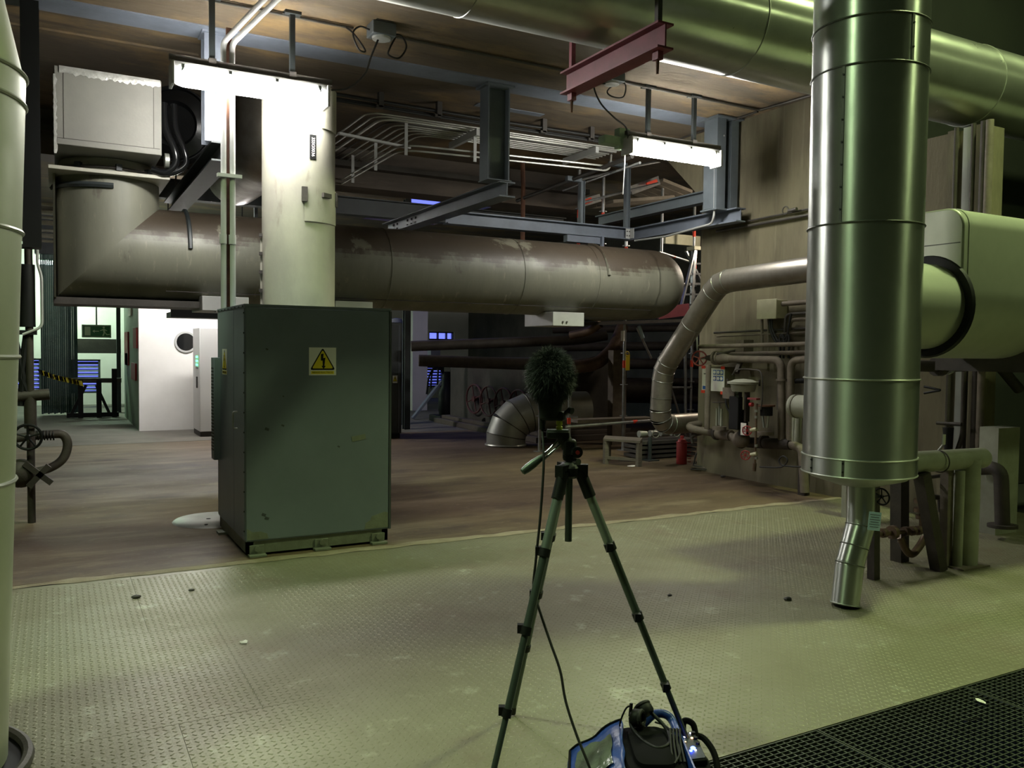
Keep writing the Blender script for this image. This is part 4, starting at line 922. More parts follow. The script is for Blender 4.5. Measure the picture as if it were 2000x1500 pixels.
# capped pale pipe
t = T('capped_pipe', 'pale round capped pipe end poking out left of the big duct', 'pipe', wp(1560, 815, 7.1))
cc = wp(1551, 793, 7.12); P('pipe', B().cyl(cc, cc+V((0.03, -0.75, 0.0)), 0.125, n=28), 'pipe_pale', t); P('cap', B().lathe(cc, (-0.03, 1, 0), [(0.128, -0.03), (0.125, 0.005), (0.09, 0.016), (0.001, 0.022)], 28), 'pipe_pale', t)
P('ring', B().ring(cc+V((0,-0.05,0)), (0.03,-1,0), 0.127, 0.006, 28, 6), 'pipe_grime', t)
# lower manifold
t = T('manifold_pipe', 'grimy manifold pipe low along the right wall with flanged joints', 'pipe', wp(1450, 880))
P('pipe', B().path(fillet([wp(1366, 828, 7.45), wp(1345, 832, 7.25), wp(1352, 838, 7.2), wp(1396, 846), wp(1428, 852), wp(1450, 866), wp(1480, 862), wp(1545, 868), wp(1567, 876), wp(1572, 962)], 0.07, 6), [0.04]*0 or 0.05, 14), 'pipe_grime', t)
P('thick_section', B().cyl(wp(1396, 846), wp(1428, 851), 0.068, n=16), 'pipe_grime', t)
P('thick_section', B().cyl(wp(1462, 864), wp(1545, 868), 0.064, n=16), 'pipe_brown', t)
for (x, y) in ((1398, 846), (1446, 862), (1490, 862)): P('flange', B().cyl(wp(x, y), wp(x+4, y+0.5), 0.085, n=18), 'pipe_brown', t)
P('support_leg', B().box(wp(1567, 962).x-0.02, wp(1567, 962).x+0.06, wp(1567,962).y-0.05, wp(1567,962).y+0.05, 0, 0.5), 'pipe_brown', t)
wrun('wall_pipe', 'short hooked pipe stub at the left end of the manifold', [(1372, 846, 7.3), (1350, 852, 7.25), (1353, 866, 7.25)], 0.02, 'pipe_brown')
# diaphragm control valve
t = T('control_valve', 'diaphragm control valve with a round grey actuator in front of the wall', 'valve', wp(1452, 860, 7.2))
vx = 7.1; c0 = wp(1452, 748, vx)
P('actuator', B().lathe(c0+V((0,0,-0.10)), (0,0,1), [(0.09, 0), (0.13, 0.0), (0.14, 0.03), (0.15, 0.085), (0.185, 0.09), (0.185, 0.115), (0.15, 0.12), (0.10, 0.14), (0.001, 0.15)], 32), 'pipe_pale', t, label='round grey diaphragm housing')
for s in (-1, 1): P('flange_bolt', B().cyl(c0+V((s*0.10, -s*0.155, -0.03)), c0+V((s*0.10, -s*0.155, 0.045)), 0.012, n=8), 'pipe_brown', t)
P('yoke', B().box(c0.x-0.03, c0.x+0.03, c0.y+0.05, c0.y+0.08, c0.z-0.45, c0.z-0.08).box(c0.x-0.03, c0.x+0.03, c0.y-0.08, c0.y-0.05, c0.z-0.45, c0.z-0.08), 'pipe_brown', t)
P('positioner', B().box(c0.x-0.09, c0.x-0.02, c0.y-0.02, c0.y+0.14, c0.z-0.55, c0.z-0.16), 'black', t, bevel=0.01)
g1 = wp(1438, 772, vx-0.1); P('gauge_block', B().obox(wp(1425, 768, vx-0.05), (0.04, 0.2, 0.13)), 'pipe_grime', t)
P('gauge', B().cyl(wp(1439, 766, vx-0.12), wp(1439, 766, vx-0.09), 0.02, n=14).cyl(wp(1440, 774, vx-0.12), wp(1440, 774, vx-0.09), 0.018, n=14), 'chrome', t)
P('valve_body', B().sphere(wp(1447, 858, vx+0.1), (0.10, 0.12, 0.10)), 'pipe_grime', t)
P('bonnet', B().cyl(wp(1452, 850, vx+0.05), wp(1452, 800, vx+0.05), 0.06, 0.05, n=14), 'black', t)
P('air_line', B().path(smooth_pts([wp(1430, 732, vx), wp(1440, 722, vx), wp(1470, 722, vx), wp(1487, 730, vx), wp(1489, 775, vx), wp(1486, 800, vx)]), 0.008, 6), 'conduit_dark', t)
P('cable', B().path(smooth_pts([wp(1416, 775, vx), wp(1420, 795, vx), wp(1430, 810, vx), wp(1442, 812, vx)]), 0.012, 6), 'rubber', t)
# small valve with yoke to the left of it
t = T('stop_valve', 'small grimy valve with an open yoke under the safety poster', 'valve', wp(1409, 850, 7.25))
P('hand_disc', B().cyl(wp(1405, 785, 7.2), wp(1405, 787, 7.2), 0.085, n=20), 'pipe_brown', t)
P('stem', B().cyl(wp(1405, 787, 7.2), wp(1405, 830, 7.2), 0.014, n=8), 'galv_dull', t)
for s in (-1, 1): P('yoke_arm', B().box(wp(1405,800,7.2).x-0.012, wp(1405,800,7.2).x+0.012, wp(1405,800,7.2).y+s*0.04-0.01, wp(1405,800,7.2).y+s*0.04+0.01, wp(1405,832,7.2).z, wp(1405,798,7.2).z), 'pipe_pale', t)
P('flange', B().cyl(wp(1405, 833, 7.2), wp(1405, 840, 7.2), 0.085, n=20), 'pipe_grime', t)
t = T('stop_valve', 'second small valve with a rust red flange right of the control valve', 'valve', wp(1495, 850, 7.25))
P('top_flange', B().cyl(wp(1495, 791, 7.2), wp(1495, 794, 7.2), 0.11, n=20), 'rust', t)
P('body', B().cyl(wp(1497, 794, 7.22), wp(1497, 812, 7.22), 0.07, n=16), 'black', t)
for s in (-1, 1): P('yoke_arm', B().path([wp(1495+s*6, 812, 7.2), wp(1495+s*3, 835, 7.2)], 0.014, 6), 'galv_dull', t)
P('flange', B().cyl(wp(1495, 843, 7.2), wp(1495, 850, 7.2), 0.095, n=20), 'pipe_grime', t)
# red capped solenoid
t = T('small_valve', 'small red topped fitting beside the control valve', 'valve', wp(1472, 795, 7.0))
P('body', B().cyl(wp(1465, 790, 7.0), wp(1470, 790, 7.0), 0.025, n=10), 'red_bright', t); P('cap', B().obox(wp(1472, 779, 7.0), (0.06, 0.14, 0.02)), 'red_wheel', t)
# thin test line with two red cocks
t = T('drain_line', 'thin brass drain line with two small red handwheels down the right wall', 'pipe', wp(1477, 925, 6.98))
dx_ = 6.98
P('line', B().path([wp(1478, 788, dx_), wp(1476, 850, dx_), wp(1474, 915, dx_)], 0.013, 8), 'pipe_copper', t)
for k in (800, 812, 868, 892): P('nut', B().cyl(wp(1477, k, dx_), wp(1477, k+5, dx_), 0.02, n=6), 'galv_dull', t)
for y in (838, 886):
    P('cock_body', B().cyl(wp(1478, y, dx_), wp(1466, y+2, dx_-0.02), 0.024, 0.018, n=8), 'beige_box', t)
    handwheel(t, wp(1459 if y < 850 else 1456, y+3, dx_-0.03), V((0.8, 0.5, 0.05)), 0.052, 'red_bright', 6)
P('foot_tee', B().cyl(wp(1474, 905, dx_), wp(1473, 920, dx_), 0.022, n=10), 'pipe_copper', t)
P('hose', B().path(smooth_pts([wp(1484, 912, dx_), wp(1520, 913, dx_), wp(1533, 908, dx_), wp(1538, 898, dx_), wp(1530, 891, dx_), wp(1522, 898, dx_), wp(1526, 908, dx_), wp(1545, 911, dx_), wp(1572, 912, dx_)], 6), 0.009, 8), 'rubber', t)
P('tag', B().obox(wp(1452, 838, dx_-0.03), (0.004, 0.085, 0.14)), 'paper', t, label='white paper tag on the drain line')
b = B()
for k in range(5): b.obox(wp(1452, 838, dx_-0.033)+V((-0.001, 0, 0.02-k*0.012)), (0.002, 0.04, 0.004))
P('tag_print', b, 'conduit_dark', t)
# safety poster with blue pictograms and red tape corners
pa, pb = wp(1371, 762, 7.42), wp(1415, 720, 7.42)
t = T('safety_poster', 'white safety poster with blue pictogram squares and red tape corners on the right wall', 'poster', (7.42, (pa.y+pb.y)/2, pa.z))
y0, y1, z0, z1 = pa.y, pb.y, pa.z, pb.z     # y0 > y1 : left end is further back
P('backing', B().box(7.43, 7.6, y1, y0, z0-0.02, z1+0.02), 'concrete_wall', t, label='concrete pad behind the poster')
P('sheet', B().box(7.418, 7.43, y1, y0, z0, z1), 'paper', t)
def psq(name, u0, u1, v0, v1, m, d_=0.0): return P(name, B().box(7.415-d_, 7.418, y0+(y1-y0)*u0, y0+(y1-y0)*u1, z0+(z1-z0)*v0, z0+(z1-z0)*v1), m, t)
for (u, v) in ((0.62, 0.73), (0.70, 0.73), (0.85, 0.73), (0.62, 0.46), (0.70, 0.46), (0.85, 0.46)):
    if u != 0.62: psq('blue_square', u-0.02, u+0.11, v, v+0.2, 'blue_ink')
    else: psq('blue_square', 0.52, 0.64, v, v+0.2, 'blue_ink')
for (u, v) in ((0.55, 0.77), (0.715, 0.77), (0.86, 0.77), (0.55, 0.50), (0.715, 0.50), (0.86, 0.50)): P('pictogram', B().cyl((7.412, y0+(y1-y0)*(u+0.03), z0+(z1-z0)*(v+0.06)), (7.416, y0+(y1-y0)*(u+0.03), z0+(z1-z0)*(v+0.06)), (z1-z0)*0.075, n=12), 'paper', t)
psq('lettering', 0.04, 0.20, 0.05, 0.20, 'blue_ink'); psq('lettering', 0.08, 0.24, 0.72, 0.76, 'conduit_dark')
for (u, v) in ((-0.02, 0.97), (0.86, 0.97), (-0.02, -0.12), (0.86, -0.12)): psq('tape_corner', u, u+0.16, v, v+0.13, 'red_tape', 0.003)
# coil of wire on the floor
cpos = fl(1375, 918); t = T('cable_coil', 'coil of dark wire lying on the floor at the foot of the right wall', 'cable coil', cpos)
for k in range(5): P('turn', B().ring(cpos+V((0.02*k-0.03, 0.015*k, 0.02+0.014*k)), (0.1*math.sin(k), 0.1*math.cos(k), 1), 0.15-0.008*k, 0.009, 28, 6), 'pipe_grime' if k % 2 else 'conduit_dark', t)
P('loose_end', B().path(smooth_pts([cpos+V((-0.1, 0.1, 0.06)), cpos+V((-0.06, 0.06, 0.24)), cpos+V((0.08, -0.06, 0.25)), cpos+V((0.15, -0.14, 0.04))]), 0.010, 8), 'rubber', t)
# white and black bits on the wall side
wrun('wall_bar', 'black flat bar bracket left of the big duct', [(1540, 745, 7.4), (1600, 742, 7.4)], 0.03, 'black', cat='bracket')
# ================================================================== behind and right of the big duct
def post(name, label, x, y, top, w, m, dx=0.0):
    f_ = fl(x, y); up_ = oY(top[0], top[1], f_.y)
    return P(name, B().bar(f_, V((up_.x, f_.y+dx, up_.z)), w, w, up=(0,1,0)), m, label=label, cat='post')
post('steel_post', 'thin steel post just right of the drain spout', 1706, 1131, (1706, 930), 0.06, 'pipe_brown')
post('steel_post', 'dark steel post under the tank, second from the spout', 1757, 1096, (1757, 900), 0.095, 'pipe_brown')
post('steel_post', 'slanting steel post under the tank', 1834, 1114, (1800, 925), 0.085, 'pipe_brown')
post('steel_post', 'narrow upright steel post left of the pale thick pipe', 1846, 1106, (1850, 915), 0.065, 'pipe_grime')
f_ = fl(1663, 1010); P('steel_post', B().box(f_.x-0.09, f_.x+0.09, f_.y-0.05, f_.y+0.05, 0, 0.8), 'pipe_pale', label='pale flat post behind the drain spout', cat='post')
pf = fl(1885, 1103); hz_ = oY(1885, 897, pf.y).z
t = T('green_pipe', 'thick pale green pipe standing on the floor and turning level under the tank', 'pipe', pf)
P('upright', B().cyl(pf, V((pf.x, pf.y, hz_)), 0.085, n=24), 'pipe_pale', t)
P('level_pipe', B().cyl(V((pf.x+0.16, pf.y, hz_)), V((4.7, pf.y+0.05, hz_+0.01)), 0.078, n=24), 'pipe_pale', t)
P('end_cap', B().sphere((pf.x+0.16, pf.y, hz_), (0.05, 0.078, 0.078)), 'pipe_pale', t)
P('joint_ring', B().ring((pf.x-0.35, pf.y, hz_), (1,0,0), 0.08, 0.005, 24, 6), 'conduit_dark', t)
P('side_pipe', B().cyl((pf.x-0.13, pf.y-0.02, 0), (pf.x-0.13, pf.y-0.02, hz_-0.08), 0.035, n=14), 'pipe_pale', t)
P('base_plate', B().box(pf.x-0.2, pf.x+0.12, pf.y-0.12, pf.y+0.12, 0, 0.012), 'pipe_grime', t)
# black handwheel and small manifold behind the spout
t = T('drain_valve', 'small valve with a black handwheel beside the drain spout', 'valve', oY(1715, 985, 3.75))
P('stem', B().cyl(oY(1692, 967, 3.75), oY(1722, 970, 3.75), 0.012, n=8), 'black', t)
handwheel(t, oY(1722, 970, 3.74), V((1, 0.1, 0.1)), 0.055, 'black', 5); P('body', B().sphere(oY(1698, 968, 3.75), (0.035, 0.04, 0.04)), 'black', t)
P('drop', B().cyl(oY(1706, 970, 3.76), oY(1706, 1030, 3.76), 0.02, n=10), 'pipe_brown', t)
t = T('valve_train', 'line of small rusty valves and unions between the posts under the tank', 'pipe', oY(1765, 1085, 4.0))
yv = 4.02
P('line', B().path(fillet([oY(1712, 1043, yv), oY(1800, 1036, yv), oY(1800, 945, yv)], 0.03), 0.018, 10), 'pipe_copper', t)
for x in (1722, 1740, 1765, 1778, 1790): P('union', B().cyl(oY(x, 1042-(x-1712)*0.07, yv), oY(x+7, 1041-(x-1712)*0.07, yv), 0.035 if x != 1740 else 0.05, n=10), 'pipe_copper', t)
P('dipping_pipe', B().path(smooth_pts([oY(1758, 1048, yv), oY(1770, 1075, yv), oY(1782, 1082, yv), oY(1795, 1068, yv), oY(1806, 1050, yv)]), 0.028, 10), 'pipe_copper', t)
for y in (975, 992, 1006): P('valve_disc', B().cyl(oY(1798, y, yv), oY(1798, y+7, yv), 0.05 if y < 1000 else 0.035, n=14), 'pipe_copper', t)
P('hand_lever', B().path([oY(1818, 970, yv), oY(1836, 972, yv), oY(1838, 1000, yv)], 0.022, 8), 'pipe_brown', t)
P('upper_line', B().path([oY(1795, 935, yv), oY(1870, 925, yv)], 0.014, 8), 'conduit_dark', t)
P('upper_joint', B().cyl(oY(1862, 925, yv), oY(1872, 924, yv), 0.035, n=10), 'galv_dull', t)
# dark pipe under the tank, with upright
yd = 4.7
t = T('dark_pipe', 'dark pipe running under the clad tank with a white joint', 'pipe', oY(1870, 725, yd))
P('pipe', B().path(fillet([oY(1770, 714, yd), oY(1850, 716, yd), oY(1950, 712, yd), oY(1990, 760, yd)], 0.1), 0.05, 12), 'pipe_brown', t)
P('joint', B().cyl(oY(1848, 715, yd), oY(1853, 715, yd), 0.075, n=14), 'light_grey', t)
P('flange', B().cyl(oY(1828, 716, yd), oY(1838, 716, yd), 0.085, n=14), 'pipe_brown', t)
wrun('wall_pipe', 'thin dark upright pipe against the pale wall strip at the right', [(1883, 725, 7.4), (1880, 850, 7.4), (1868, 885, 7.35)], 0.022, 'pipe_brown')
wrun('wall_conduit', 'black bent rod sticking out of the big duct at the right', [(1805, 755, 6.6), (1838, 762, 6.6), (1805, 768, 6.6)], 0.01, 'black', rad=0.02)
wrun('wall_pipe', 'short level pipe by the wall above the green pipe', [(1830, 826, 7.3), (1878, 829, 7.3)], 0.018, 'pipe_brown')
t = T('wall_valve', 'small chrome valve against the wall above the level green pipe', 'valve', wp(1850, 880, 7.3))
P('body', B().cyl(wp(1852, 835, 7.3), wp(1852, 880, 7.3), 0.05, 0.035, n=10), 'black', t); P('stem', B().cyl(wp(1844, 848, 7.2), wp(1843, 868, 7.2), 0.018, n=8), 'chrome', t)
P('pipe', B().path([wp(1843, 868, 7.2), wp(1828, 886, 7.2)], 0.012, 8), 'galv_dull', t)
# pilasters and pipes on the wall strip right of the duct
for i, (x0, x1, m) in enumerate(((1838, 1850, 'concrete_wall'), (1868, 1884, 'light_grey'), (1892, 1903, 'concrete_wall'))):
    y0_, y1_ = oX(x0, 600, 7.5).y, oX(x1, 600, 7.5).y
    P('wall_rib', B().box(7.52, 7.6, y1_, y0_, 0, TDLOW), m, label=['first pale upright rib on the wall right of the duct', 'middle grey upright rib on the wall right of the duct', 'last pale upright rib on the wall right of the duct'][i], cat='rib')
for i, x in enumerate((1856, 1889, 1910, 1920)):
    yy = oX(x, 600, 7.45).y
    P('upright_pipe', B().cyl((7.46, yy, 0.4), (7.46, yy, TDLOW), 0.022 if i < 2 else 0.035, n=10), 'pipe_brown' if i != 3 else 'pipe_grime', label=['thin brown upright pipe between the first wall ribs', 'brown upright pipe between the last wall ribs', 'thicker brown upright pipe right of the wall ribs', 'grimy upright pipe furthest right on the wall'][i], cat='pipe')
# green lit block and pipe at far right
a_ = fl(1942, 1030)
P('wall_plinth', B().box(7.3, 7.62, oX(1945, 1000, 7.3).y, oX(1908, 1000, 7.3).y, 0, 0.95), 'pipe_pale', label='pale green plinth against the wall at the far right', cat='plinth')
t = T('dark_pipe', 'dark pipe bent down to the floor at the far right edge', 'pipe', oX(1960, 1035, 7.2))
P('pipe', B().path(fillet([oX(1905, 915, 7.2), oX(1955, 913, 7.2), oX(1958, 1030, 7.2)], 0.12), 0.06, 12), 'pipe_brown', t)
P('foot', B().cyl(oX(1958, 1030, 7.2), oX(1958, 1024, 7.2), 0.12, n=14), 'pipe_brown', t)
# ================================================================== scaffold and ladder behind the big pipe
t = T('scaffold', 'silver tube scaffold with red marks behind the end of the big pipe', 'scaffold', (8.4, 11.2, 0))
def tube(p, q, r=0.024, m='scaf', name='tube', n=10): return P(name, B().cyl(p, q, r, n=n), m, t)
SY = 11.0
posts = [(1128, 10.9), (1175, 10.9), (1221, 10.9), (1290, 11.4), (1353, 11.6), (1057, 11.3)]
for (x, y) in posts:
    c_ = oY(x, 600, y); zt = 1.2 if x == 1057 else 4.35
    z0_ = 2.16 if x in (1128, 1175, 1290) else 0.0
    tube(V((c_.x, y, z0_)), V((c_.x, y, zt)), name='standard')
    for zz_ in (0.55, 1.05, 1.55, 2.05, 2.75, 3.25, 3.75):
        if z0_ < zz_ < zt: P('rosette', B().cyl((c_.x, y, zz_), (c_.x, y, zz_+0.012), 0.06, n=12), 'scaf', t)
    P('base_jack', B().box(c_.x-0.07, c_.x+0.07, y-0.07, y+0.07, z0_, z0_+0.01), 'scaf', t)
    for zz_ in [q for q in ((1.32, 3.62, 3.12) if x != 1057 else (0.62,)) if q > z0_]: P('red_mark', B().cyl((c_.x, y, zz_), (c_.x, y, zz_+0.12), 0.027, n=10), 'red_tape', t)
X_ = lambda x, y: oY(x, 600, y).x
P('red_mark', B().cyl(V((oY(1352, 700, 11.4).x, 11.38, oY(1352,505,11.4).z)), V((oY(1352, 700, 11.4).x, 11.38, oY(1352,525,11.4).z)), 0.03), 'red_tape', t)
tube(oY(1105, 834, 10.85), oY(1275, 821, 10.6), name='ledger'); tube(oY(1055, 815, 11.2), oY(1128, 815, 11.0), name='ledger')
P('red_mark', B().cyl(oY(1236, 824, 10.66), oY(1244, 823, 10.65), 0.027, n=10), 'red_tape', t)
P('plank', B().bar(oY(1120, 822, 11.15), oY(1270, 817, 11.0), 0.3, 0.05), 'plank', t)
P('ledger_post', B().cyl(V((oY(1112,830,10.85).x, 10.85, 0)), V((oY(1112,830,10.85).x, 10.85, 1.15)), 0.024, n=10), 'scaf', t)
P('red_mark', B().cyl(oY(1111, 828, 10.84), oY(1111, 816, 10.84), 0.028, n=10), 'red_tape', t)
for (xa, ya, xb, yb) in ((1140, 395, 1230, 372), (1230, 372, 1285, 358), (1130, 352, 1230, 328), (1232, 326, 1290, 315)): tube(oY(xa, ya, 10.4), oY(xb, yb, 10.4), 0.02, name='ledger')
P('toe_board', B().bar(oY(1232, 372, 11.1), oY(1287, 352, 11.15), 0.03, 0.14), 'scaf', t)
P('toe_board', B().bar(oY(1132, 398, 11.1), oY(1172, 386, 11.15), 0.03, 0.12), 'scaf', t)
P('red_mark', B().bar(oY(1263, 361, 11.05), oY(1283, 354, 11.06), 0.03, 0.07), 'red_tape', t)
P('red_mark', B().bar(oY(1141, 395, 11.05), oY(1155, 390, 11.06), 0.03, 0.07), 'red_tape', t)
for k in range(5):
    P('platform_board', B().bar(oY(1288, 353, 11.2)+V((0, k*0.22, 0.0)), oY(1345, 376, 11.2)+V((0.0, k*0.22, 0.0)), 0.2, 0.05), 'plank', t)
for k in range(3): P('platform_board', B().bar(oY(1190, 395, 11.2)+V((0, k*0.24, 0)), oY(1300, 385, 11.2)+V((0.1, k*0.24, 0)), 0.22, 0.05), 'plank', t)
tube(oY(1288, 492, 11.2), oY(1350, 512, 11.3), 0.02, name='ledger'); tube(oY(1320, 555, 11.3), oY(1380, 555, 11.4), 0.026, name='ledger')
tube(oY(1355, 490, 11.5), oY(1352, 600, 11.5), 0.05, name='standard')
P('red_mark', B().cyl(oY(1312, 500, 11.25), oY(1318, 502, 11.25), 0.024, n=10), 'red_tape', t)
tube(oY(1290, 690, 11.4), oY(1345, 870, 11.6), 0.02, name='brace'); tube(oY(1300, 757, 11.4), oY(1350, 757, 11.6), 0.022, name='ledger')
tube(oY(1338, 670, 11.2), oY(1339, 815, 11.2), 0.026, name='standard')
tube(oY(1244, 640, 11.0), oY(1272, 700, 11.0), 0.02, 'scaf', name='brace')
P('blue_sleeve', B().cyl(oY(1248, 636, 10.98), oY(1256, 660, 10.98), 0.03, n=10), 'card_blue', t)
P('red_fascia', B().bar(oY(1285, 612, 11.2), oY(1345, 604, 11.2), 0.04, 0.2), 'red_paint', t)
P('deck', B().bar(oY(1100, 634, 11.1), oY(1335, 626, 11.3), 0.7, 0.05), 'conduit_dark', t)
P('wide_post', B().box(X_(1213,11.6)-0.14, X_(1213,11.6)+0.14, 11.6, 11.75, 0, 1.6), 'pipe_grime', t)
tag_ = oY(1226, 708, 10.85)
P('inspection_tag', B().obox(tag_, (0.075, 0.006, 0.25)), 'yellow_tag', t, label='yellow inspection tag hooked on the scaffold post')
P('tag_hook', B().ring(tag_+V((-0.01, 0, 0.14)), (0,1,0), 0.035, 0.007, 16, 6), 'yellow_tag', t)
P('white_tape', B().cyl(oY(1216, 646, 10.86), oY(1216, 666, 10.86), 0.03, n=10), 'white_plain', t)
# step ladder
t = T('step_ladder', 'aluminium step ladder standing on the scaffold beside the right wall corner', 'ladder', oY(1345, 600, 11.2))
la, lb = oY(1357, 487, 11.25), oY(1330, 600, 11.25)
P('rail', B().bar(la, lb, 0.05, 0.03), 'scaf', t); P('rail', B().bar(la+V((0.06,0.3,0)), oY(1395, 600, 11.6), 0.05, 0.03), 'scaf', t); P('rail', B().bar(la+V((0.02,0,0)), oY(1350, 602, 11.25), 0.05, 0.03), 'scaf', t)
P('top_cap', B().obox(la+V((0.02, 0.05, 0.02)), (0.14, 0.2, 0.06)), 'beige_box', t)
for k in range(5):
    y = 515+k*20; P('rung', B().bar(oY(1350-k*3, y, 11.25), oY(1374+k*4, y, 11.4), 0.03, 0.03), 'scaf', t)
# lamp behind the wall corner that lights the scaffold bay
sl = T('work_lamp', 'warm work lamp fixed high behind the right wall corner', 'lamp', (10.8, 10.2, 3.6))
P('housing', B().box(10.75, 10.95, 9.95, 10.45, 3.55, 3.85), 'conduit_dark', sl); P('lens', B().box(10.735, 10.75, 9.98, 10.42, 3.58, 3.82), 'lamp_scaffold', sl)
P('bracket', B().box(10.84, 10.88, 10.18, 10.22, 3.85, CEIL), 'conduit_dark', sl)
P('lit_panel', B().box(oY(1300,470,11.9).x, oY(1368,470,11.9).x, 11.9, 12.0, oY(1330,478,11.9).z, oY(1330,458,11.9).z), 'beige_box', label='bright lit pale panel behind the scaffold under the cross beam', cat='panel')
# ================================================================== dark bay : block with handwheels, pipes
bk = T('foundation_block', 'grey concrete machine block with a row of dark red handwheels', 'machine block', (8.2, 15, 0))
P('block', B().box(7.45, 9.2, 12.6, 16.4, 0.16, 1.42), 'dark_concrete', bk, bevel=0.02)
P('plinth', B().box(7.2, 9.4, 12.3, 16.7, 0, 0.10), 'concrete_beam', bk, bevel=0.01); P('plinth_step', B().box(7.32, 9.3, 12.45, 16.55, 0.10, 0.17), 'concrete_beam', bk, bevel=0.01)
for i, x in enumerate((926, 954, 983, 1012)):
    c_ = oX(x, 779+i*4.5, 7.36)
    handwheel(bk, c_, V((1, 0.12, 0)), 0.285, 'red_dark', 4, r=0.018); P('stem', B().cyl(c_, c_+V((0.12, 0, 0)), 0.02, n=8), 'conduit_dark', bk)
P('drain_hole', B().cyl(oX(947, 822, 7.44), oX(947, 822, 7.45), 0.06, n=14), 'black', bk)
def brun(name, label, pts, r, m='pipe_brown', rad=0.3, n=16): return P(name, B().path(fillet(pts, rad, 8), r, n), m, label=label, cat='pipe')
brun('bay_pipe', 'upper dark pipe crossing the gloomy bay behind the microphone', [oY(803, 676, 13.5), oY(1130, 664, 12.6), oY(1185, 655, 12.4)], 0.09)
brun('bay_pipe', 'lower dark pipe with a rounded end crossing the gloomy bay', [oY(818, 704, 13.2), oY(1130, 715, 12.3), oY(1190, 700, 12.2), oY(1205, 660, 12.6)], 0.10, rad=0.35)
brun('bay_pipe', 'rusty lit elbow of pipe right of the microphone', [oY(1120, 718, 11.9), oY(1165, 712, 11.8), oY(1200, 680, 12.1), oY(1215, 640, 12.6)], 0.11, 'pipe_copper', 0.3)
brun('bay_pipe', 'short copper coloured pipe end under the white support block', [oY(1115, 655, 11.9), oY(1150, 648, 11.6), oY(1172, 632, 11.4)], 0.07, 'pipe_copper', 0.15)
brun('bay_pipe', 'fat dark pipe low behind the silver ledger tube', [oY(1150, 760, 14.0), oY(1360, 765, 13.4)], 0.22, 'pipe_brown', n=20)
for i in range(5):
    brun('bay_pipe', ['topmost dim pipe in the far gloom behind the scaffold', 'second dim pipe down in the far gloom behind the scaffold', 'third dim pipe down in the far gloom behind the scaffold', 'fourth dim pipe down in the far gloom behind the scaffold', 'lowest dim pipe in the far gloom behind the scaffold'][i], [oY(1080, 645+i*33, 15), oY(1370, 640+i*35, 13)], 0.07+0.02*(i % 3), 'pipe_brown')
# cabinet and posts left of the bay
t = T('dark_cabinet', 'dark narrow cabinet with a small warning sign behind the electrical cabinet', 'cabinet', (5.2, 14, 0))
cx0, cx1 = oY(735, 700, 14.0).x, oY(785, 700, 14.0).x
P('body', B().box(cx0, cx1, 14.0, 14.8, 0.08, 2.05), 'steel_dark', t, bevel=0.01); P('base', B().box(cx0+0.02, cx1-0.02, 14.03, 14.8, 0, 0.08), 'black', t)
P('door_line', B().box(cx1-0.06, cx1-0.05, 13.995, 14.0, 0.1, 2.0), 'strip_blue', t)
q = oY(767, 748, 13.99)
warning_sign(t, (q.x, 13.995, q.z), (1,0,0), (0,0,1), (0,-1,0), 0.09, 0.13)
P('steel_post', B().ibeam((oY(794, 700, 15.5).x, 15.5, 0), (oY(794, 700, 15.5).x, 15.5, CEIL), 0.12, 0.12), 'steel_dark', label='slim dark steel post at the edge of the blue lit bay', cat='post')
P('upright_drum', B().lathe((oY(773, 700, 16.5).x, 16.5, 0), (0,0,1), [(0.16, 0), (0.16, 2.1), (0.12, 2.2), (0.001, 2.22)], 20), 'strip_blue', label='blue grey upright pipe with a domed top behind the dark cabinet', cat='pipe')
mt = fl(872, 812); t = T('pump', 'dark pump with hoses silhouetted in the blue lit bay', 'pump', (mt.x, 16.9, 0))
mx_ = oY(873, 760, 16.9).x
P('base', B().box(mx_-0.3, mx_+0.25, 16.6, 17.2, 0, 0.14), 'black', t, bevel=0.02); P('body', B().lathe((mx_, 16.9, 0.14), (0,0,1), [(0.17, 0), (0.19, 0.1), (0.19, 0.5), (0.13, 0.6), (0.1, 0.95)], 20), 'black', t)
for k, (dx, dz) in enumerate(((-0.42, 1.0), (-0.34, 1.12), (-0.2, 1.2), (0.1, 1.15))):
    P('hose', B().path(smooth_pts([V((mx_, 16.9, 0.9)), V((mx_+dx*0.5, 16.9, 1.25-0.1*k)), V((mx_+dx, 16.9, dz)), V((mx_+dx*1.15, 16.9, dz-0.4))]), 0.02, 6), 'black', t)
P('diagonal_brace', B().bar(V((oY(806, 812, 17.5).x, 17.5, 0.03)), oY(862, 745, 17.5), 0.12, 0.05), 'strip_blue', label='blue lit sloping brace in the far bay', cat='brace')
P('bay_box', B().box(oY(842, 695, 17).x, oY(860, 695, 17).x, 17, 17.2, oY(850, 695, 17).z, oY(850, 680, 17).z), 'strip_blue', label='small blue lit box on the pipes in the far bay', cat='box')
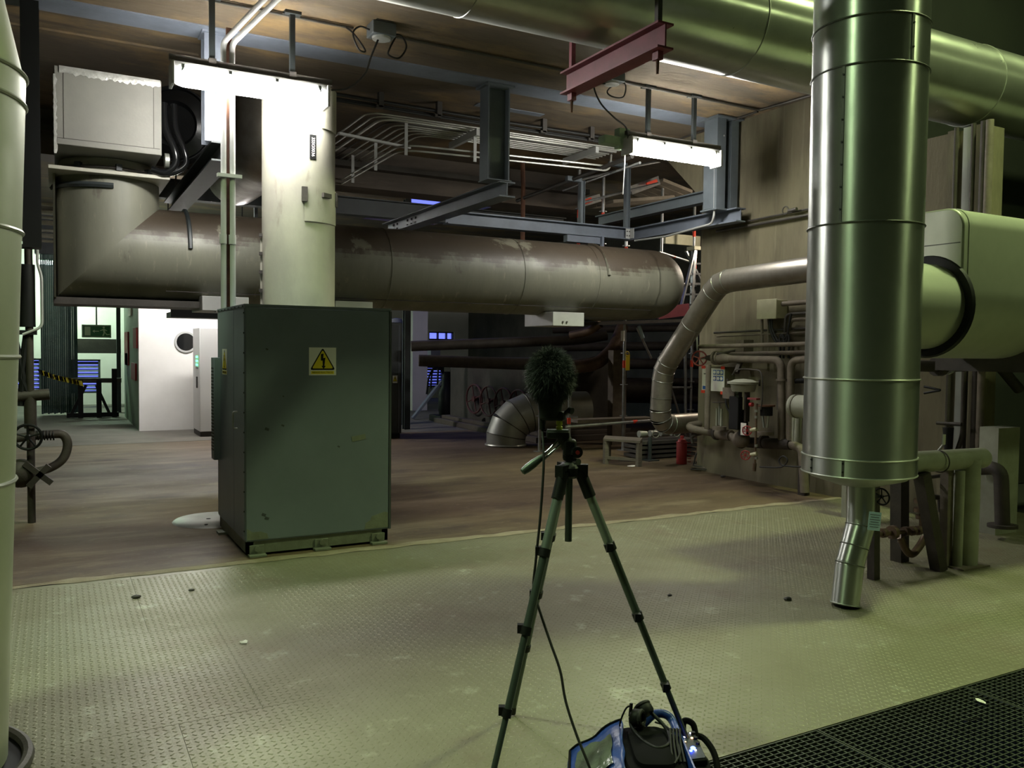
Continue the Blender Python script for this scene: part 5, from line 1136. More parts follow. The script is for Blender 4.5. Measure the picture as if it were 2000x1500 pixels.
# small bench frame, red cylinder, litter
ba = fl(1183, 906); t = T('bench_frame', 'low grey timber bench frame standing on the far floor', 'bench', ba)
x0, y0 = fl(1183, 906).x, fl(1183, 906).y; x1, h_ = fl(1250, 912).x, 0.36
for (x, y) in ((x0, y0), (x1, y0-0.42), (x1+0.25, y0-0.1), (x0+0.25, y0+0.3)): P('leg', B().box(x-0.03, x+0.03, y-0.03, y+0.03, 0, h_-0.03), 'wood', t)
P('top', B().prism([V((x0-0.05, y0, h_-0.03)), V((x1-0.02, y0-0.47, h_-0.03)), V((x1+0.29, y0-0.12, h_-0.03)), V((x0+0.22, y0+0.34, h_-0.03))], (0, 0, 0.03)), 'wood', t)
P('stretcher', B().bar(V((x0, y0, 0.09)), V((x1, y0-0.42, 0.09)), 0.03, 0.04), 'wood', t)
ex = fl(1331, 906); t = T('red_cylinder', 'dusty red upright cylinder on the floor near the wall corner', 'cylinder', ex)
P('body', B().lathe(ex, (0,0,1), [(0.07, 0), (0.075, 0.01), (0.075, 0.30), (0.05, 0.35), (0.025, 0.36), (0.025, 0.40)], 20), 'ext_red', t)
P('ring', B().ring(ex+V((0,0,0.31)), (0,0,1), 0.076, 0.006, 20, 6), 'ext_red', t)
for k in range(7): P('mesh_bar', B().cyl(ex+V((0.085, -0.03, 0.03+k*0.045)), ex+V((0.125, -0.05, 0.03+k*0.045)), 0.006, n=6), 'ext_red', t)
t = T('pallet_stack', 'low dark stack of timbers and fittings on the floor behind the bench', 'pallet', fl(1290, 898))
pb = fl(1290, 898)
for k in range(4): P('timber', B().box(pb.x-0.3, pb.x+0.75, pb.y+0.1-0.02*k, pb.y+0.5, 0.02+k*0.07, 0.065+k*0.07), 'conduit_dark', t)
P('jack', B().cyl(pb+V((-0.2, 0, 0)), pb+V((-0.2, 0, 0.34)), 0.03, n=10), 'steel_dark', t); P('jack_plate', B().box(pb.x-0.3, pb.x-0.1, pb.y-0.1, pb.y+0.1, 0, 0.015), 'steel_dark', t)
t = T('old_valves', 'row of dull grey valve bodies lying on the timber stack', 'valves', pb+V((0, 0.1, 0.36)))
for k in range(4):
    c_ = pb + V((-0.25+k*0.2, 0.2, 0.37)); P('valve_body', B().cyl(c_, c_+V((0.14, 0, 0)), 0.05, 0.04, n=12), 'galv_dull', t)
    if k in (1, 3): P('wheel', B().ring(c_+V((0.07, -0.06, 0)), (0.1, 1, 0.2), 0.06, 0.008, 18, 6), 'pipe_pale', t)
for (x, y, lab) in ((1232, 911, 'scrap of white paper on the floor in front of the bench frame'), (476, 1257, 'small white paper scrap on the tread plates at the left'), (1915, 1373, 'white paper scrap on the dark grating')):
    c_ = fl(x, y) + V((0, 0, 0.003)); random.seed(x); b = B()
    ps = [c_ + V((0.05*(1.6 if x == 1232 else 0.45)*math.cos(a)*random.uniform(.6, 1.2), 0.05*(1.2 if x == 1232 else 0.45)*math.sin(a)*random.uniform(.5, 1.2), random.uniform(0, .012))) for a in np.linspace(0, 2*PI, 8)[:-1]]
    b.add([c_+V((0,0,0.012))]+ps, [(0, k+1, (k+1) % 7+1) for k in range(7)])
    P('paper_scrap', b, 'paper', label=lab, cat='litter')
for (x, y, s) in ((266, 1168, 0.03), (1538, 1172, 0.03), (1412, 932, 0.04), (374, 1154, 0.02), (1308, 1164, 0.018)):
    c_ = fl(x, y); P('debris', B().sphere(c_+V((0,0,s*0.3)), (s, s*0.7, s*0.4), 8, 6), 'conduit_dark', label={266: 'dark crumb of dirt left on the tread plates before the cabinet', 1538: 'dark crumb left of the drain spout in the shadow', 1412: 'dark lump at the foot of the right wall', 374: 'flat dark fleck on the tread plates left of the cabinet', 1308: 'small dark crumb in the shadow right of the tripod'}[x], cat='debris')
c_ = fl(1883, 1410)+V((0,0,0.004)); P('twig', B().path([c_, c_+V((0.05, -0.005, 0)), c_+V((0.09, -0.02, 0.004))], 0.003, 6), 'black', label='thin dark splinter lying on the grating', cat='debris')
# shiny drain cover behind the cabinet's left side
dc = fl(395, 1018); t = T('drain_cover', 'dusty silver round cover on the floor at the left of the cabinet', 'cover', (1.16, 8.0, 0))
P('dish', B().lathe((1.28, 8.02, 0), (0,0,1), [(0.36, 0.0), (0.34, 0.015), (0.18, 0.03), (0.001, 0.034)], 32), 'galv_dull', t); P('hole', B().cyl((1.22, 7.95, 0.02), (1.22, 7.95, 0.034), 0.02, n=12), 'black', t)
P('edge_bolt', B().cyl((1.17, 7.75, 0), (1.17, 7.75, 0.025), 0.015, n=8), 'conduit_dark', t)
# ================================================================== left background
t = T('steel_column', 'dark steel column behind the left silver pipe', 'column', (-0.2, 10.4, 0))
x0, x1 = oY(42, 300, 8.2).x, oY(79, 300, 8.2).x
P('shaft', B().ibeam(((x0+x1)/2, 8.3, oY(60, 480, 8.3).z), ((x0+x1)/2, 8.3, CEIL-0.03), x1-x0, 0.2, 0.012, 0.016, up=(0,1,0)), 'black', t)
P('bracket', B().box(x0-0.1, x1, 8.2, 8.4, oY(60, 480, 8.3).z-0.02, oY(60, 480, 8.3).z), 'black', t)
t = T('valve_stack', 'dark tangle of pipes and a tall control valve behind the left silver pipe', 'valve', (oY(58, 800, 8.6).x, 8.6, 0))
vx0 = oY(58, 700, 8.6).x
P('upright_pipe', B().cyl((vx0, 8.6, 0), (vx0, 8.6, 2.75), 0.032, n=12), 'pipe_brown', t)
P('sleeve', B().cyl((vx0-0.02, 8.62, 1.75), (vx0-0.02, 8.62, 2.3), 0.07, n=14), 'black', t)
P('side_conduit', B().path(fillet([V((vx0+0.07, 8.55, 3.2)), V((vx0+0.07, 8.55, 2.3)), V((vx0+0.10, 8.55, 2.2)), V((vx0+0.10, 8.55, 1.75)), V((vx0-0.05, 8.55, 1.68))], 0.05), 0.012, 8), 'light_grey', t)
P('white_cylinder', B().cyl((vx0-0.17, 8.8, 1.7), (vx0-0.17, 8.8, 2.2), 0.09, n=18), 'beige_box', t)
P('crossbar', B().box(vx0-0.3, vx0+0.06, 8.55, 8.62, 1.68, 1.72), 'black', t)
for s in (0, 1): P('lower_arm', B().path([V((vx0-0.12+0.1*s, 8.6, 1.68)), V((vx0-0.05-0.02*s, 8.6, 1.3)), V((vx0-0.08+0.1*s, 8.6, 1.05))], 0.03, 8), 'black', t)
P('yoke', B().cyl((vx0, 8.6, 0.85), (vx0, 8.6, 1.15), 0.05, n=12), 'pipe_brown', t)
P('flange', B().cyl((vx0-0.12, 8.6, 1.13), (vx0+0.15, 8.6, 1.15), 0.05, n=12), 'pipe_brown', t)
handwheel(t, (vx0-0.02, 8.5, 0.78), V((0.2, 1, 0.1)), 0.11, 'black', 5)
P('actuator_lever', B().bar((vx0-0.05, 8.5, 0.55), (vx0+0.16, 8.5, 0.36), 0.03, 0.05), 'pipe_brown', t)
P('actuator_lever', B().bar((vx0+0.14, 8.5, 0.52), (vx0-0.02, 8.5, 0.34), 0.03, 0.05), 'pipe_brown', t)
P('body', B().sphere((vx0-0.08, 8.6, 0.45), (0.12, 0.12, 0.13)), 'pipe_brown', t)
t = T('drain_hose', 'thick dark hose looping from a flanged pipe onto the floor at the left', 'hose', fl(80, 925))
hy = 9.3
P('hose', B().path(smooth_pts([oY(20, 858, hy), oY(60, 852, hy), oY(100, 848, hy), oY(124, 850, hy), oY(132, 870, hy), oY(122, 897, hy), oY(95, 915, hy), oY(60, 923, hy), oY(20, 927, hy)], 8), 0.042, 12), 'pipe_brown', t)
P('flange', B().cyl(oY(58, 853, hy), oY(69, 852, hy), 0.085, n=16), 'black', t); P('flange_bolt', B().box(oY(58,840,hy).x, oY(66,840,hy).x, hy-0.05, hy, oY(60,862,hy).z, oY(60,835,hy).z), 'black', t)
for k in range(6): P('clip', B().ring(oY(74+k*6, 850, hy), (1,0,0.1), 0.044, 0.008, 14, 6), 'black', t)
P('small_valve', B().cyl(oY(32, 915, hy-0.1), oY(40, 905, hy-0.1), 0.04, n=10), 'black', t)
# fan / black flexible duct left of the steel column
t = T('extract_fan', 'black ribbed fan housing with bent hoses beside the grey box', 'fan', (1.15, 9.6, 3.5))
fc = oY(352, 245, 9.7)
P('housing', B().lathe(fc+V((0.1, 0.35, 0.05)), V((-0.35, -0.8, -0.1)), [(0.20, 0), (0.36, 0.02), (0.38, 0.2), (0.36, 0.38), (0.24, 0.42), (0.20, 0.36), (0.001, 0.34)], 32), 'black_gloss', t)
for k in range(7): P('cooling_rib', B().ring(fc+V((0.06-0.02*k, 0.25-0.045*k, 0.04-0.006*k)), V((-0.35, -0.8, -0.1)), 0.385, 0.009, 30, 6), 'black', t)
for k, (dx, r) in enumerate(((0.0, 0.035), (0.09, 0.03))):
    P('hose', B().path(smooth_pts([V((0.97+dx, 8.9, 3.95)), V((0.98+dx, 8.85, 3.7)), V((1.05+dx, 8.8, 3.5)), V((1.06+dx, 8.8, 3.36)), V((0.97+dx*0.5, 8.82, 3.27)), V((0.85, 8.85, 3.29))]), r, 10), 'black_gloss', t)
P('gear', B().cyl((0.96, 8.8, 3.38), (1.0, 8.8, 3.38), 0.07, n=14), 'galv_dull', t)
# pale duct behind the bus duct and the pipes beyond
P('rear_duct', B().path(fillet([V((2.3, 10.3, CEIL)), V((2.3, 10.3, 3.95)), V((2.2, 11.98, 3.9))], 0.5, 8), 0.38, 36), 'clad', label='wide grey duct end in shade behind the upright duct', cat='duct')
for i in range(7):
    z = 3.05+i*0.085; P('rear_pipe', B().cyl((-2.0, 13.6+0.1*(i % 3), z), (4.2, 13.6+0.1*(i % 3), z), 0.022+0.012*(i % 2), n=10), 'conduit', label=['lowest of the thin silver pipes far behind the elbow', 'second lowest of the thin silver pipes far behind the elbow', 'third lowest of the thin silver pipes far behind the elbow', 'middle one of the thin silver pipes far behind the elbow', 'third highest of the thin silver pipes far behind the elbow', 'second highest of the thin silver pipes far behind the elbow', 'highest of the thin silver pipes far behind the elbow'][i], cat='pipe', group='thin silver pipes behind the elbow')
for i, x in enumerate((2.35, 2.75)): P('rear_post', B().box(x, x+0.05, 13.4, 13.45, 0, CEIL), 'steel_blue', label=['slim grey post left among the thin silver pipes', 'slim grey post right among the thin silver pipes'][i], cat='post')
# cabin things : porthole, white control cabinet, fire hose boxes
ph = oY(363, 668, 16.95); t = T('porthole', 'round dark porthole in the white cabin wall', 'porthole', ph)
P('rim', B().lathe((ph.x, 16.97, ph.z), (0,-1,0), [(0.165, 0), (0.205, 0.0), (0.20, 0.03), (0.165, 0.03)], 32, caps=False), 'light_grey', t); P('glass', B().cyl((ph.x, 16.968, ph.z), (ph.x, 16.955, ph.z), 0.168, n=32), 'glass_dark', t)
c0, c1 = oY(390, 700, 15.5), oY(440, 700, 15.5)
t = T('control_cabinet', 'tall white control cabinet with green indicator lights beside the white cabin', 'cabinet', ((c0.x+c1.x)/2, 15.8, 0))
P('body', B().box(c0.x, c1.x+0.3, 15.5, 16.3, 0.09, oY(400, 640, 15.5).z), 'white_plain', t, bevel=0.008); P('plinth', B().box(c0.x+0.01, c1.x+0.28, 15.52, 16.3, 0, 0.09), 'conduit_dark', t)
P('side_handle', B().box(c0.x-0.02, c0.x, 15.75, 15.8, 0.85, 1.05), 'conduit_dark', t)
for r_ in range(3):
    for k in range(2):
        P('indicator_light', B().cyl((c0.x-0.004, 15.72+k*0.14, 1.40-r_*0.07), (c0.x-0.014, 15.72+k*0.14, 1.40-r_*0.07), 0.02, n=10), 'led_green', t)
P('label_strip', B().box(c0.x-0.006, c0.x, 15.68, 15.92, 1.19, 1.22), 'conduit_dark', t)
for (x0, x1, y0, y1, m, lab) in ((245, 251, 648, 712, 'red_bright', 'narrow red sign on the green side of the cabin'), (262, 268, 640, 680, 'red_bright', 'second narrow red sign near the front edge of the cabin side'), (258, 266, 710, 740, 'red_bright', 'red extinguisher shape low on the cabin side'), (252, 257, 600, 618, 'sign_white', 'small white notice high on the cabin side'), (246, 251, 690, 712, 'sign_white', 'small white notice low on the cabin side')):
    a_, b_ = oX(x0, y1, wx0-0.01), oX(x1, y0, wx0-0.01)
    P('cabin_sign', B().box(wx0-0.03, wx0, b_.y, a_.y, a_.z, b_.z), m, label=lab, cat='sign')
# strip curtain
t = T('strip_curtain', 'dark teal curtain of long vertical strips in front of the far exit', 'curtain', (0.1, 21.5, 0))
x0, x1 = oY(80, 700, 21.5).x, oY(152, 700, 21.5).x; ns = 18
for k in range(ns):
    xa = x0+(x1-x0)*k/ns; dy = 0.04*math.sin(k*1.9)
    P('strip', B().box(xa, xa+(x1-x0)/ns*0.97, 21.5+dy, 21.52+dy, 0.03+0.01*(k % 3), 3.6), 'steel_teal', t)
P('header', B().box(x0-0.1, x1+0.1, 21.4, 21.7, 3.6, CEIL), 'steel_dark', t)
# exit sign
a_, b_ = oY(160, 659, 20.8), oY(217, 635, 20.8)
t = T('exit_sign', 'green emergency exit sign with a running figure, arrow and door', 'sign', ((a_.x+b_.x)/2, 20.8, a_.z))
w, h = b_.x-a_.x, b_.z-a_.z
P('frame', B().box(a_.x, b_.x, 20.8, 20.86, a_.z, b_.z), 'pale_green', t); P('panel', B().box(a_.x+0.03, b_.x-0.03, 20.79, 20.8, a_.z+0.03, b_.z-0.03), 'sign_green', t)
def es(name, pts):
    return P(name, B().prism([V((a_.x+u*w, 20.789, a_.z+v*h)) for u, v in pts], (0, -0.004, 0)), 'sign_pale', t)
es('door_symbol', [(0.09, 0.16), (0.29, 0.16), (0.29, 0.84), (0.09, 0.84)]); es('arrow', [(0.36, 0.5), (0.43, 0.62), (0.43, 0.53), (0.58, 0.53), (0.58, 0.47), (0.43, 0.47), (0.43, 0.38)])
es('runner_body', [(0.70, 0.66), (0.77, 0.70), (0.80, 0.42), (0.74, 0.38)]); P('runner_head', B().cyl((a_.x+0.745*w, 20.789, a_.z+0.80*h), (a_.x+0.745*w, 20.785, a_.z+0.80*h), 0.05*h*1.6, n=14), 'sign_pale', t)
es('runner_leg', [(0.74, 0.42), (0.79, 0.42), (0.74, 0.14), (0.69, 0.14)]); es('runner_leg', [(0.76, 0.44), (0.80, 0.40), (0.86, 0.28), (0.95, 0.30), (0.95, 0.23), (0.84, 0.20)])
es('runner_arm', [(0.71, 0.66), (0.71, 0.58), (0.62, 0.52), (0.61, 0.57)]); es('runner_arm', [(0.77, 0.68), (0.87, 0.56), (0.85, 0.52), (0.77, 0.60)])
P('hanger', B().box((a_.x+b_.x)/2-0.015, (a_.x+b_.x)/2+0.015, 20.82, 20.84, b_.z, CEIL), 'steel_dark', t)
# barrier with striped tape
t = T('barrier', 'dark wooden barrier standing in the far exit passage', 'barrier', (0.8, 20.5, 0))
by = 20.5; u = lambda x, y: oY(x, y, by)
P('top_rail', B().bar(u(128, 743), u(237, 743), 0.08, 0.10), 'conduit_dark', t)
for x in (157, 193, 223): P('post', B().bar(V((u(x, 740).x, by, 0)), u(x, 742 if x != 223 else 720), 0.10, 0.12), 'black', t)
P('brace', B().bar(V((u(140, 800).x, by, 0.1)), u(168, 752), 0.06, 0.06), 'black', t); P('brace', B().bar(V((u(213, 800).x, by, 0.1)), u(188, 752), 0.06, 0.06), 'black', t)
P('foot_rail', B().bar(V((u(130, 800).x, by, 0.06)), V((u(232, 800).x, by, 0.06)), 0.08, 0.1), 'black', t)
tp = [oY(77, 726, 20.3), oY(108, 737, 20.3), oY(135, 743, 20.3), oY(160, 749, 20.3)]
t = T('hazard_tape', 'yellow and black striped tape strung to the far barrier', 'tape', tp[3])
pts = smooth_pts(tp, 6)
for k in range(len(pts)-1):
    d_ = pts[k+1]-pts[k]; hh = 0.055; u_ = V((0, 0, hh))
    P('yellow_stripe' if k % 2 else 'black_stripe', B().prism([pts[k]-u_, pts[k]+d_-u_+V((0.03,0,0)), pts[k]+d_+u_, pts[k]+u_-V((0.03,0,0))], (0, 0.004, 0)), 'yellow' if k % 2 else 'black', t)
P('exit_post', B().box(oY(228, 700, 21.8).x, oY(236, 700, 21.8).x, 21.8, 21.9, 0, 3.0), 'steel_dark', label='dark door post at the right of the far exit', cat='post')
P('exit_lintel', B().box(oY(150, 665, 23.5).x, oY(236, 665, 23.5).x, 23.5, 23.8, oY(190, 690, 23.5).z, oY(190, 662, 23.5).z), 'dark_concrete', label='dark lintel beam behind the exit sign', cat='beam')
tr = T('cable_tray', 'dark cable tray hanging in front of the white cabin', 'tray', (2, 12.5, 2.0))
for hx_ in (oY(345, 610, 12.5).x, 2.9): P('hanger_rod', B().cyl((hx_, 12.5, 2.1), (hx_, 12.5, CEIL), 0.012, n=8), 'conduit_dark', tr)
P('tray_channel', B().box(oY(330, 610, 12.5).x, 3.2, 12.3, 12.8, oY(400, 622, 12.5).z, oY(400, 612, 12.5).z).box(oY(330, 610, 12.5).x, 3.2, 12.3, 12.33, oY(400, 612, 12.5).z, oY(400, 598, 12.5).z), 'black', tr)
# ================================================================== tripod with furry microphone
Rh = V((math.cos(YAW), -math.sin(YAW), 0)); Fh = V((math.sin(YAW), math.cos(YAW), 0)); Zv = V((0, 0, 1))
A = oD(1112, 905, 3.15); A0 = V((A.x, A.y, 0))
def tl(l, d_, z): return A0 + Rh*l + Fh*d_ + Zv*z          # right, away, up from the tripod foot point
t = T('tripod', 'dark green grey camera tripod with three telescopic legs on the tread plates', 'tripod', A0)
R0, a0 = 0.511, math.radians(-7.0)
for k in range(3):
    th = a0 + k*2*PI/3; u = Rh*math.cos(th) + Fh*math.sin(th)
    top = A0 + u*0.045 + Zv*1.135; foot = A0 + u*R0 + Zv*0.012; d_ = foot-top
    lg = P('leg', B().path([top + d_*0.05, top + d_*0.24], 0.0175, 16), 'tripod_metal', t)
    for (f0, f1, r) in ((0.24, 0.47, 0.0152), (0.47, 0.70, 0.0130), (0.70, 0.985, 0.0108)): P('leg_section', B().path([top+d_*f0, top+d_*f1], r, 14), 'tripod_dark', lg)
    P('shoulder_sleeve', B().path([top - d_*0.01, top + d_*0.075], 0.0225, 16), 'black', lg)
    for f, r in ((0.24, 0.0215), (0.47, 0.0195), (0.70, 0.017)):
        P('clip_collar', B().path([top+d_*(f-0.012), top+d_*(f+0.012)], r, 14), 'black', lg)
        side = d_.cross(Zv).normalized()*(1 if k != 1 else -1)
        P('clip_lever', B().obox(top+d_*f+side*(r+0.007)-d_.normalized()*0.004, (0.022, 0.024, 0.03), Matrix.Rotation(-YAW, 3, 'Z')), 'black', lg)
    P('foot', B().path([foot - d_*0.03, foot], [0.011, 0.014], 12), 'rubber', lg)
    P('pivot', B().obox(top + Zv*0.015, (0.05, 0.035, 0.045), Matrix.Rotation(math.atan2(u.y, u.x), 3, 'Z')), 'black', t)
P('hub', B().lathe(tl(0, 0, 1.12), (0,0,1), [(0.03, 0), (0.042, 0.01), (0.042, 0.04), (0.03, 0.055), (0.024, 0.06)], 24), 'black', t)
P('centre_column', B().cyl(tl(0.0, 0, 0.88), tl(0.0, 0, 1.19), 0.0135, n=18), 'tripod_dark', t)
P('column_knob', B().cyl(tl(0.02, -0.03, 1.185), tl(0.03, -0.05, 1.187), 0.012, n=12), 'chrome', t)
P('head_base', B().lathe(tl(0, 0, 1.185), (0,0,1), [(0.022, 0), (0.026, 0.01), (0.026, 0.03), (0.02, 0.045)], 20), 'black', t)
P('head_body', B().obox(tl(0.0, 0, 1.235), (0.05, 0.06, 0.06), Matrix.Rotation(-YAW, 3, 'Z')), 'black', t, bevel=0.01)
P('tilt_knob', B().cyl(tl(0.02, -0.035, 1.222), tl(0.026, -0.055, 1.222), 0.021, n=20), 'black_gloss', t); P('knob_centre', B().cyl(tl(0.0262, -0.0555, 1.222), tl(0.0265, -0.057, 1.222), 0.008, n=14), 'red_bright', t)
P('quick_plate', B().obox(tl(-0.045, 0, 1.283), (0.085, 0.06, 0.028), Matrix.Rotation(-YAW, 3, 'Z')), 'black', t, bevel=0.006)
P('plate_edge', B().obox(tl(-0.045, 0, 1.298), (0.08, 0.05, 0.006), Matrix.Rotation(-YAW, 3, 'Z')), 'tripod_dark', t)
P('head_neck', B().path([tl(-0.005, 0, 1.24), tl(-0.03, 0, 1.275)], 0.028, 14), 'black', t)
h0, h1, h2 = tl(-0.04, -0.01, 1.262), tl(-0.105, -0.03, 1.20), tl(-0.175, -0.05, 1.148)
P('pan_rod', B().cyl(h0, h1, 0.006, n=10), 'chrome', t); P('pan_rod', B().cyl(h0+Rh*0.018-Zv*0.004, h1+Rh*0.01-Zv*0.006, 0.005, n=10), 'chrome', t)
dd = (h2-h1); P('pan_grip', B().path([h1-dd*0.12, h1+dd*0.1, h1+dd*0.45, h1+dd*0.8, h2, h2+dd*0.04], [0.009, 0.013, 0.0165, 0.016, 0.013, 0.009], 16), 'tripod_dark', t)
# microphone
mc = oD(1075, 735, 3.15); ml = (mc-A0).dot(Rh); md_ = (mc-A0).dot(Fh)
m = T('microphone', 'furry black wind shielded microphone mounted on the tripod', 'microphone', tl(ml, md_, 1.30))
ST = oD(1092, 843, 3.15)
P('adapter', B().lathe(tl((ST-A0).dot(Rh), 0, 1.30), (0,0,1), [(0.012, 0), (0.0125, 0.012), (0.009, 0.014), (0.009, 0.018), (0.0125, 0.02), (0.012, 0.034)], 18), 'lime', m, label='lime green threaded adapter')
P('clamp', B().obox(tl((ST-A0).dot(Rh)+0.003, 0, 1.352), (0.035, 0.035, 0.035), Matrix.Rotation(0.6, 3, 'Z')), 'black', m, bevel=0.005)
P('clamp_arm', B().path([tl((ST-A0).dot(Rh)+0.01, 0, 1.352), tl((ST-A0).dot(Rh)+0.035, -0.01, 1.375)], 0.008, 8), 'black', m); P('clamp_knob', B().cyl(tl((ST-A0).dot(Rh)+0.035, -0.01, 1.375), tl((ST-A0).dot(Rh)+0.046, -0.02, 1.372), 0.013, n=12), 'black', m)
P('body', B().lathe(tl(ml, md_, 1.335), (0,0,1), [(0.03, 0), (0.042, 0.01), (0.046, 0.06), (0.05, 0.12)], 24), 'fur_core', m)
P('cable_plug', B().cyl(tl(ml-0.028, md_, 1.30), tl(ml-0.028, md_, 1.345), 0.011, n=10), 'black', m)
P('core', B().sphere(tl(ml, md_, mc.z), (0.058, 0.058, 0.075), 24, 16), 'fur_core', m)
# fur : many fine tapering hairs in one joined part
nh = 15000; rr = np.random.default_rng(11)
dirs = rr.normal(size=(nh, 3)); dirs /= np.linalg.norm(dirs, axis=1)[:, None]
dirs = dirs[dirs[:, 2] > -0.92]; nh = len(dirs)
base = dirs*np.array([0.056, 0.056, 0.072]); ln = rr.uniform(0.028, 0.052, nh)[:, None]
drp = np.array([0, 0, -1.0]); cl = np.sin(dirs[:, :1]*23+dirs[:, 1:2]*17+dirs[:, 2:]*19)
j = rr.normal(size=(nh, 3))*0.25 + cl*np.array([0.25, -0.2, 0.2])
d1 = dirs+j*0.8+drp*0.12; d1 /= np.linalg.norm(d1, axis=1)[:, None]; d2 = d1+drp*0.65+j*0.5; d2 /= np.linalg.norm(d2, axis=1)[:, None]
pm = base+d1*ln*0.6; pt = pm+d2*ln*0.55; sd = np.cross(d1, rr.normal(size=(nh, 3))); sd /= np.linalg.norm(sd, axis=1)[:, None]; wd = 0.00085
vv = np.stack([base-sd*wd, base+sd*wd, pm+sd*wd*0.8, pm-sd*wd*0.8, pt], 1).reshape(-1, 3) + np.array(V((0, 0, mc.z-1.30)))
faces = []
for i in range(nh):
    o_ = i*5; faces.append((o_, o_+1, o_+2, o_+3)); faces.append((o_+3, o_+2, o_+4))
me = bpy.data.meshes.new('fur'); me.from_pydata(vv.tolist(), [], faces); me.materials.append(MATS['fur'])
o = bpy.data.objects.new('fur', me); COL.objects.link(o); o.parent = m; o['kind'] = 'stuff'; o['label'] = 'shaggy dark fur of the wind shield'
# cable
cp = [tl(ml-0.028, md_, 1.30)] + [oD(x, y, dep) for x, y, dep in ((1062, 900, 3.10), (1056, 1000, 3.07), (1047, 1090, 3.05), (1042, 1150, 3.05), (1053, 1190, 3.02), (1075, 1255, 2.98), (1094, 1310, 2.95), (1105, 1370, 2.92), (1126, 1435, 2.88), (1150, 1495, 2.84), (1160, 1530, 2.84))]
P('microphone_cable', B().path(smooth_pts(cp, 8), 0.0048, 10), 'rubber', label='thin black cable hanging from the microphone down to the bag', cat='cable')
# ================================================================== sound bag at the tripod foot
def bl(l, d_, z): return A0 + Rh*l + Fh*d_ + Zv*z
g = T('equipment_bag', 'open blue and black equipment bag at the foot of the tripod', 'bag', bl(0.30, -0.12, 0))
def soft_box(x0, x1, y0, y1, zs, e_=0.4):
    rows = []
    for z, s in zs:
        cx_, cy_ = (x0+x1)/2, (y0+y1)/2; hx_, hy_ = (x1-x0)/2*s, (y1-y0)/2*s; ring_ = []
        for k in range(40):
            a = 2*PI*k/40; c_, s_ = math.cos(a), math.sin(a)
            ring_.append(bl(cx_+hx_*math.copysign(abs(c_)**e_, c_), cy_+hy_*math.copysign(abs(s_)**e_, s_), z))
        rows.append(ring_)
    b = B(); b.grid(rows, closed=True); b.add(rows[-1], [tuple(range(40))]); b.add(rows[0], [tuple(range(40))]); return b
P('body', soft_box(0.19, 0.41, -0.34, 0.04, ((0.0, 0.94), (0.02, 1.0), (0.10, 1.0), (0.15, 0.98), (0.158, 0.92))), 'bag_black', g)
P('liner', soft_box(0.225, 0.375, -0.30, 0.01, ((0.15, 1.0), (0.172, 0.95), (0.178, 0.8))), 'bag_black', g)
n_ = 14; rows = []
for i in range(n_+1):
    q = i/n_; l = 0.215-0.20*q; z = 0.188 - 0.13*q**1.15
    rows.append([bl(l - 0.03*(k/10) + 0.004*math.sin(k*1.3+i), 0.02-0.34*k/10, z - 0.03*(k/10)*(1-q) + 0.006*math.sin(k*0.9+i*0.6)) for k in range(11)])
o = P('flap', B().grid(rows), 'bag_blue', g, label='blue flap folded open to the left'); sm_ = o.modifiers.new('thickness', 'SOLIDIFY'); sm_.thickness = 0.006
P('flap_window', B().grid([[p + Zv*(0.008+0.004*math.sin(j_*2.1+i*1.7)) for j_, p in enumerate(r[2:9])] for i, r in enumerate(rows[3:13])]), 'vinyl', g, label='clear crumpled vinyl window in the flap')
P('flap_piping', B().path([r[0]+Zv*0.002 for r in rows] + [rows[-1][5]+Zv*0.002] + [r[-1]+Zv*0.002 for r in rows[::-1]], 0.005, 8), 'bag_black', g)
P('flap_lining', B().grid([[p - Zv*0.012 for p in r] for r in rows]), 'bag_black', g)
P('back_rim', B().path(smooth_pts([bl(0.30, 0.035, 0.165), bl(0.345, 0.055, 0.195), bl(0.39, 0.055, 0.195), bl(0.415, 0.03, 0.175), bl(0.418, -0.08, 0.16)]), 0.016, 12), 'bag_blue', g, label='blue padded back rim')
P('side_pocket', soft_box(0.405, 0.50, -0.30, 0.045, ((0.0, 0.95), (0.03, 1.0), (0.12, 0.98), (0.135, 0.93))), 'bag_black', g)
P('divider', B().prism([bl(0.405, -0.32, 0.10), bl(0.405, 0.03, 0.10), bl(0.418, 0.03, 0.185), bl(0.418, -0.32, 0.175)], Rh*0.006), 'bag_blue', g)
P('strap', B().path(smooth_pts([bl(0.495, 0.03, 0.13), bl(0.53, 0.0, 0.125), bl(0.555, -0.06, 0.09), bl(0.55, -0.14, 0.03), bl(0.53, -0.2, 0.015)]), 0.012, 8), 'bag_black', g)
P('strap', B().path(smooth_pts([bl(0.50, -0.05, 0.09), bl(0.525, -0.06, 0.075), bl(0.54, -0.12, 0.02)]), 0.006, 8), 'rubber', g)
P('pocket_handle', B().path(smooth_pts([bl(0.455, 0.04, 0.135), bl(0.46, 0.045, 0.175), bl(0.49, 0.03, 0.17), bl(0.497, 0.0, 0.13)]), 0.012, 8), 'bag_black', g)
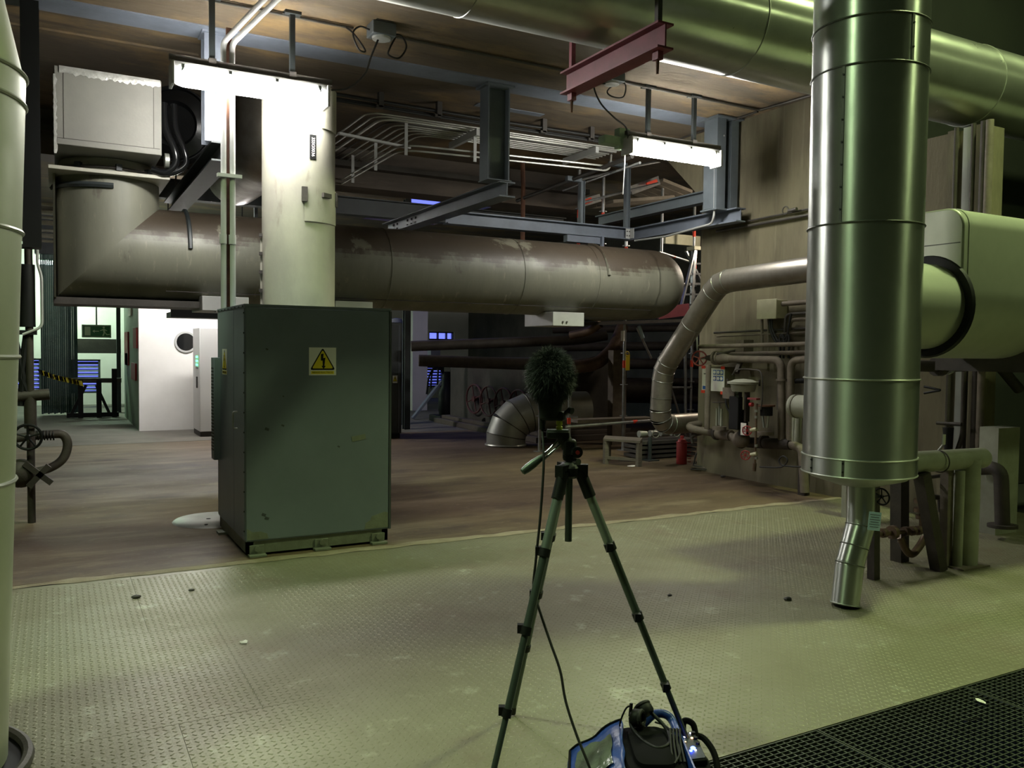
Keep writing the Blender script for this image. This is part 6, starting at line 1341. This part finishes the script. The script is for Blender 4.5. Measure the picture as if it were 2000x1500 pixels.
# headphones lying on the bag
hp = T('headphones', 'black headphones lying on top of the bag', 'headphones', bl(0.3, -0.06, 0.18))
def cup(c_, ax, r):
    P('ear_cup', B().lathe(c_, ax, [(r*0.2, -0.012), (r*0.85, -0.01), (r, 0.0), (r, 0.018), (r*0.9, 0.024)], 24), 'black', hp)
    P('ear_pad', B().ring(c_+V(ax).normalized()*0.028, ax, r*0.78, r*0.26, 24, 8), 'rubber', hp)
c1_, c2_ = bl(0.258, -0.02, 0.215), bl(0.305, 0.01, 0.222)
cup(c1_, Rh*0.85-Fh*0.5+Zv*0.15, 0.033); cup(c2_, -Rh*0.4+Fh*0.6+Zv*0.6, 0.034)
P('headband', B().path(smooth_pts([c1_-Rh*0.016, bl(0.245, -0.05, 0.19), bl(0.275, -0.13, 0.178), bl(0.32, -0.18, 0.176), bl(0.37, -0.14, 0.18), bl(0.37, -0.04, 0.19), c2_+Rh*0.02]), 0.007, 10), 'black', hp)
P('slider', B().obox(bl(0.243, -0.02, 0.245), (0.010, 0.008, 0.05), Matrix.Rotation(0.1, 3, 'Y')), 'black', hp)
P('cable', B().path(smooth_pts([bl(0.245, -0.02, 0.262), bl(0.225, -0.02, 0.25), bl(0.205, -0.03, 0.21), bl(0.20, -0.04, 0.19)]), 0.0035, 8), 'rubber', hp)
P('cable', B().path(smooth_pts([bl(0.34, 0.0, 0.19), bl(0.375, -0.05, 0.195), bl(0.395, -0.12, 0.185), bl(0.39, -0.22, 0.18), bl(0.36, -0.28, 0.17)]), 0.0035, 8), 'rubber', hp)
# recorder in the side pocket
rc = T('audio_recorder', 'small audio recorder with glowing blue and orange lights in the bag pocket', 'recorder', bl(0.45, -0.12, 0.135))
rot = Matrix.Rotation(-YAW, 3, 'Z') @ Matrix.Rotation(math.radians(-8), 3, 'Y')
P('case', B().obox(bl(0.452, -0.12, 0.146), (0.07, 0.22, 0.022), rot), 'bag_black', rc, bevel=0.004)
P('top_panel', B().obox(bl(0.452, -0.12, 0.158), (0.06, 0.20, 0.004), rot), 'steel_dark', rc)
for i, (l, d_, mm, r) in enumerate(((0.452, -0.15, 'led_blue', 0.010), (0.44, -0.17, 'led_blue', 0.006), (0.458, -0.165, 'led_white', 0.004), (0.44, -0.06, 'led_white', 0.005), (0.465, -0.07, 'led_orange', 0.005), (0.435, -0.10, 'led_orange', 0.003), (0.468, -0.03, 'led_white', 0.004))):
    P('indicator_light', B().sphere(bl(l, d_, 0.163), (r, r, r*0.6), 10, 6), mm, rc)
for i in range(3): P('knob', B().cyl(bl(0.475, -0.12+0.04*i, 0.155), bl(0.476, -0.12+0.04*i, 0.172), 0.008, n=12), 'black', rc)
for i in range(4):
    P('lead', B().path(smooth_pts([bl(0.435-0.01*i, -0.03, 0.165), bl(0.42-0.012*i, -0.07, 0.195), bl(0.405-0.012*i, -0.16, 0.185), bl(0.40-0.014*i, -0.26, 0.165)]), 0.004, 8), 'rubber', rc)
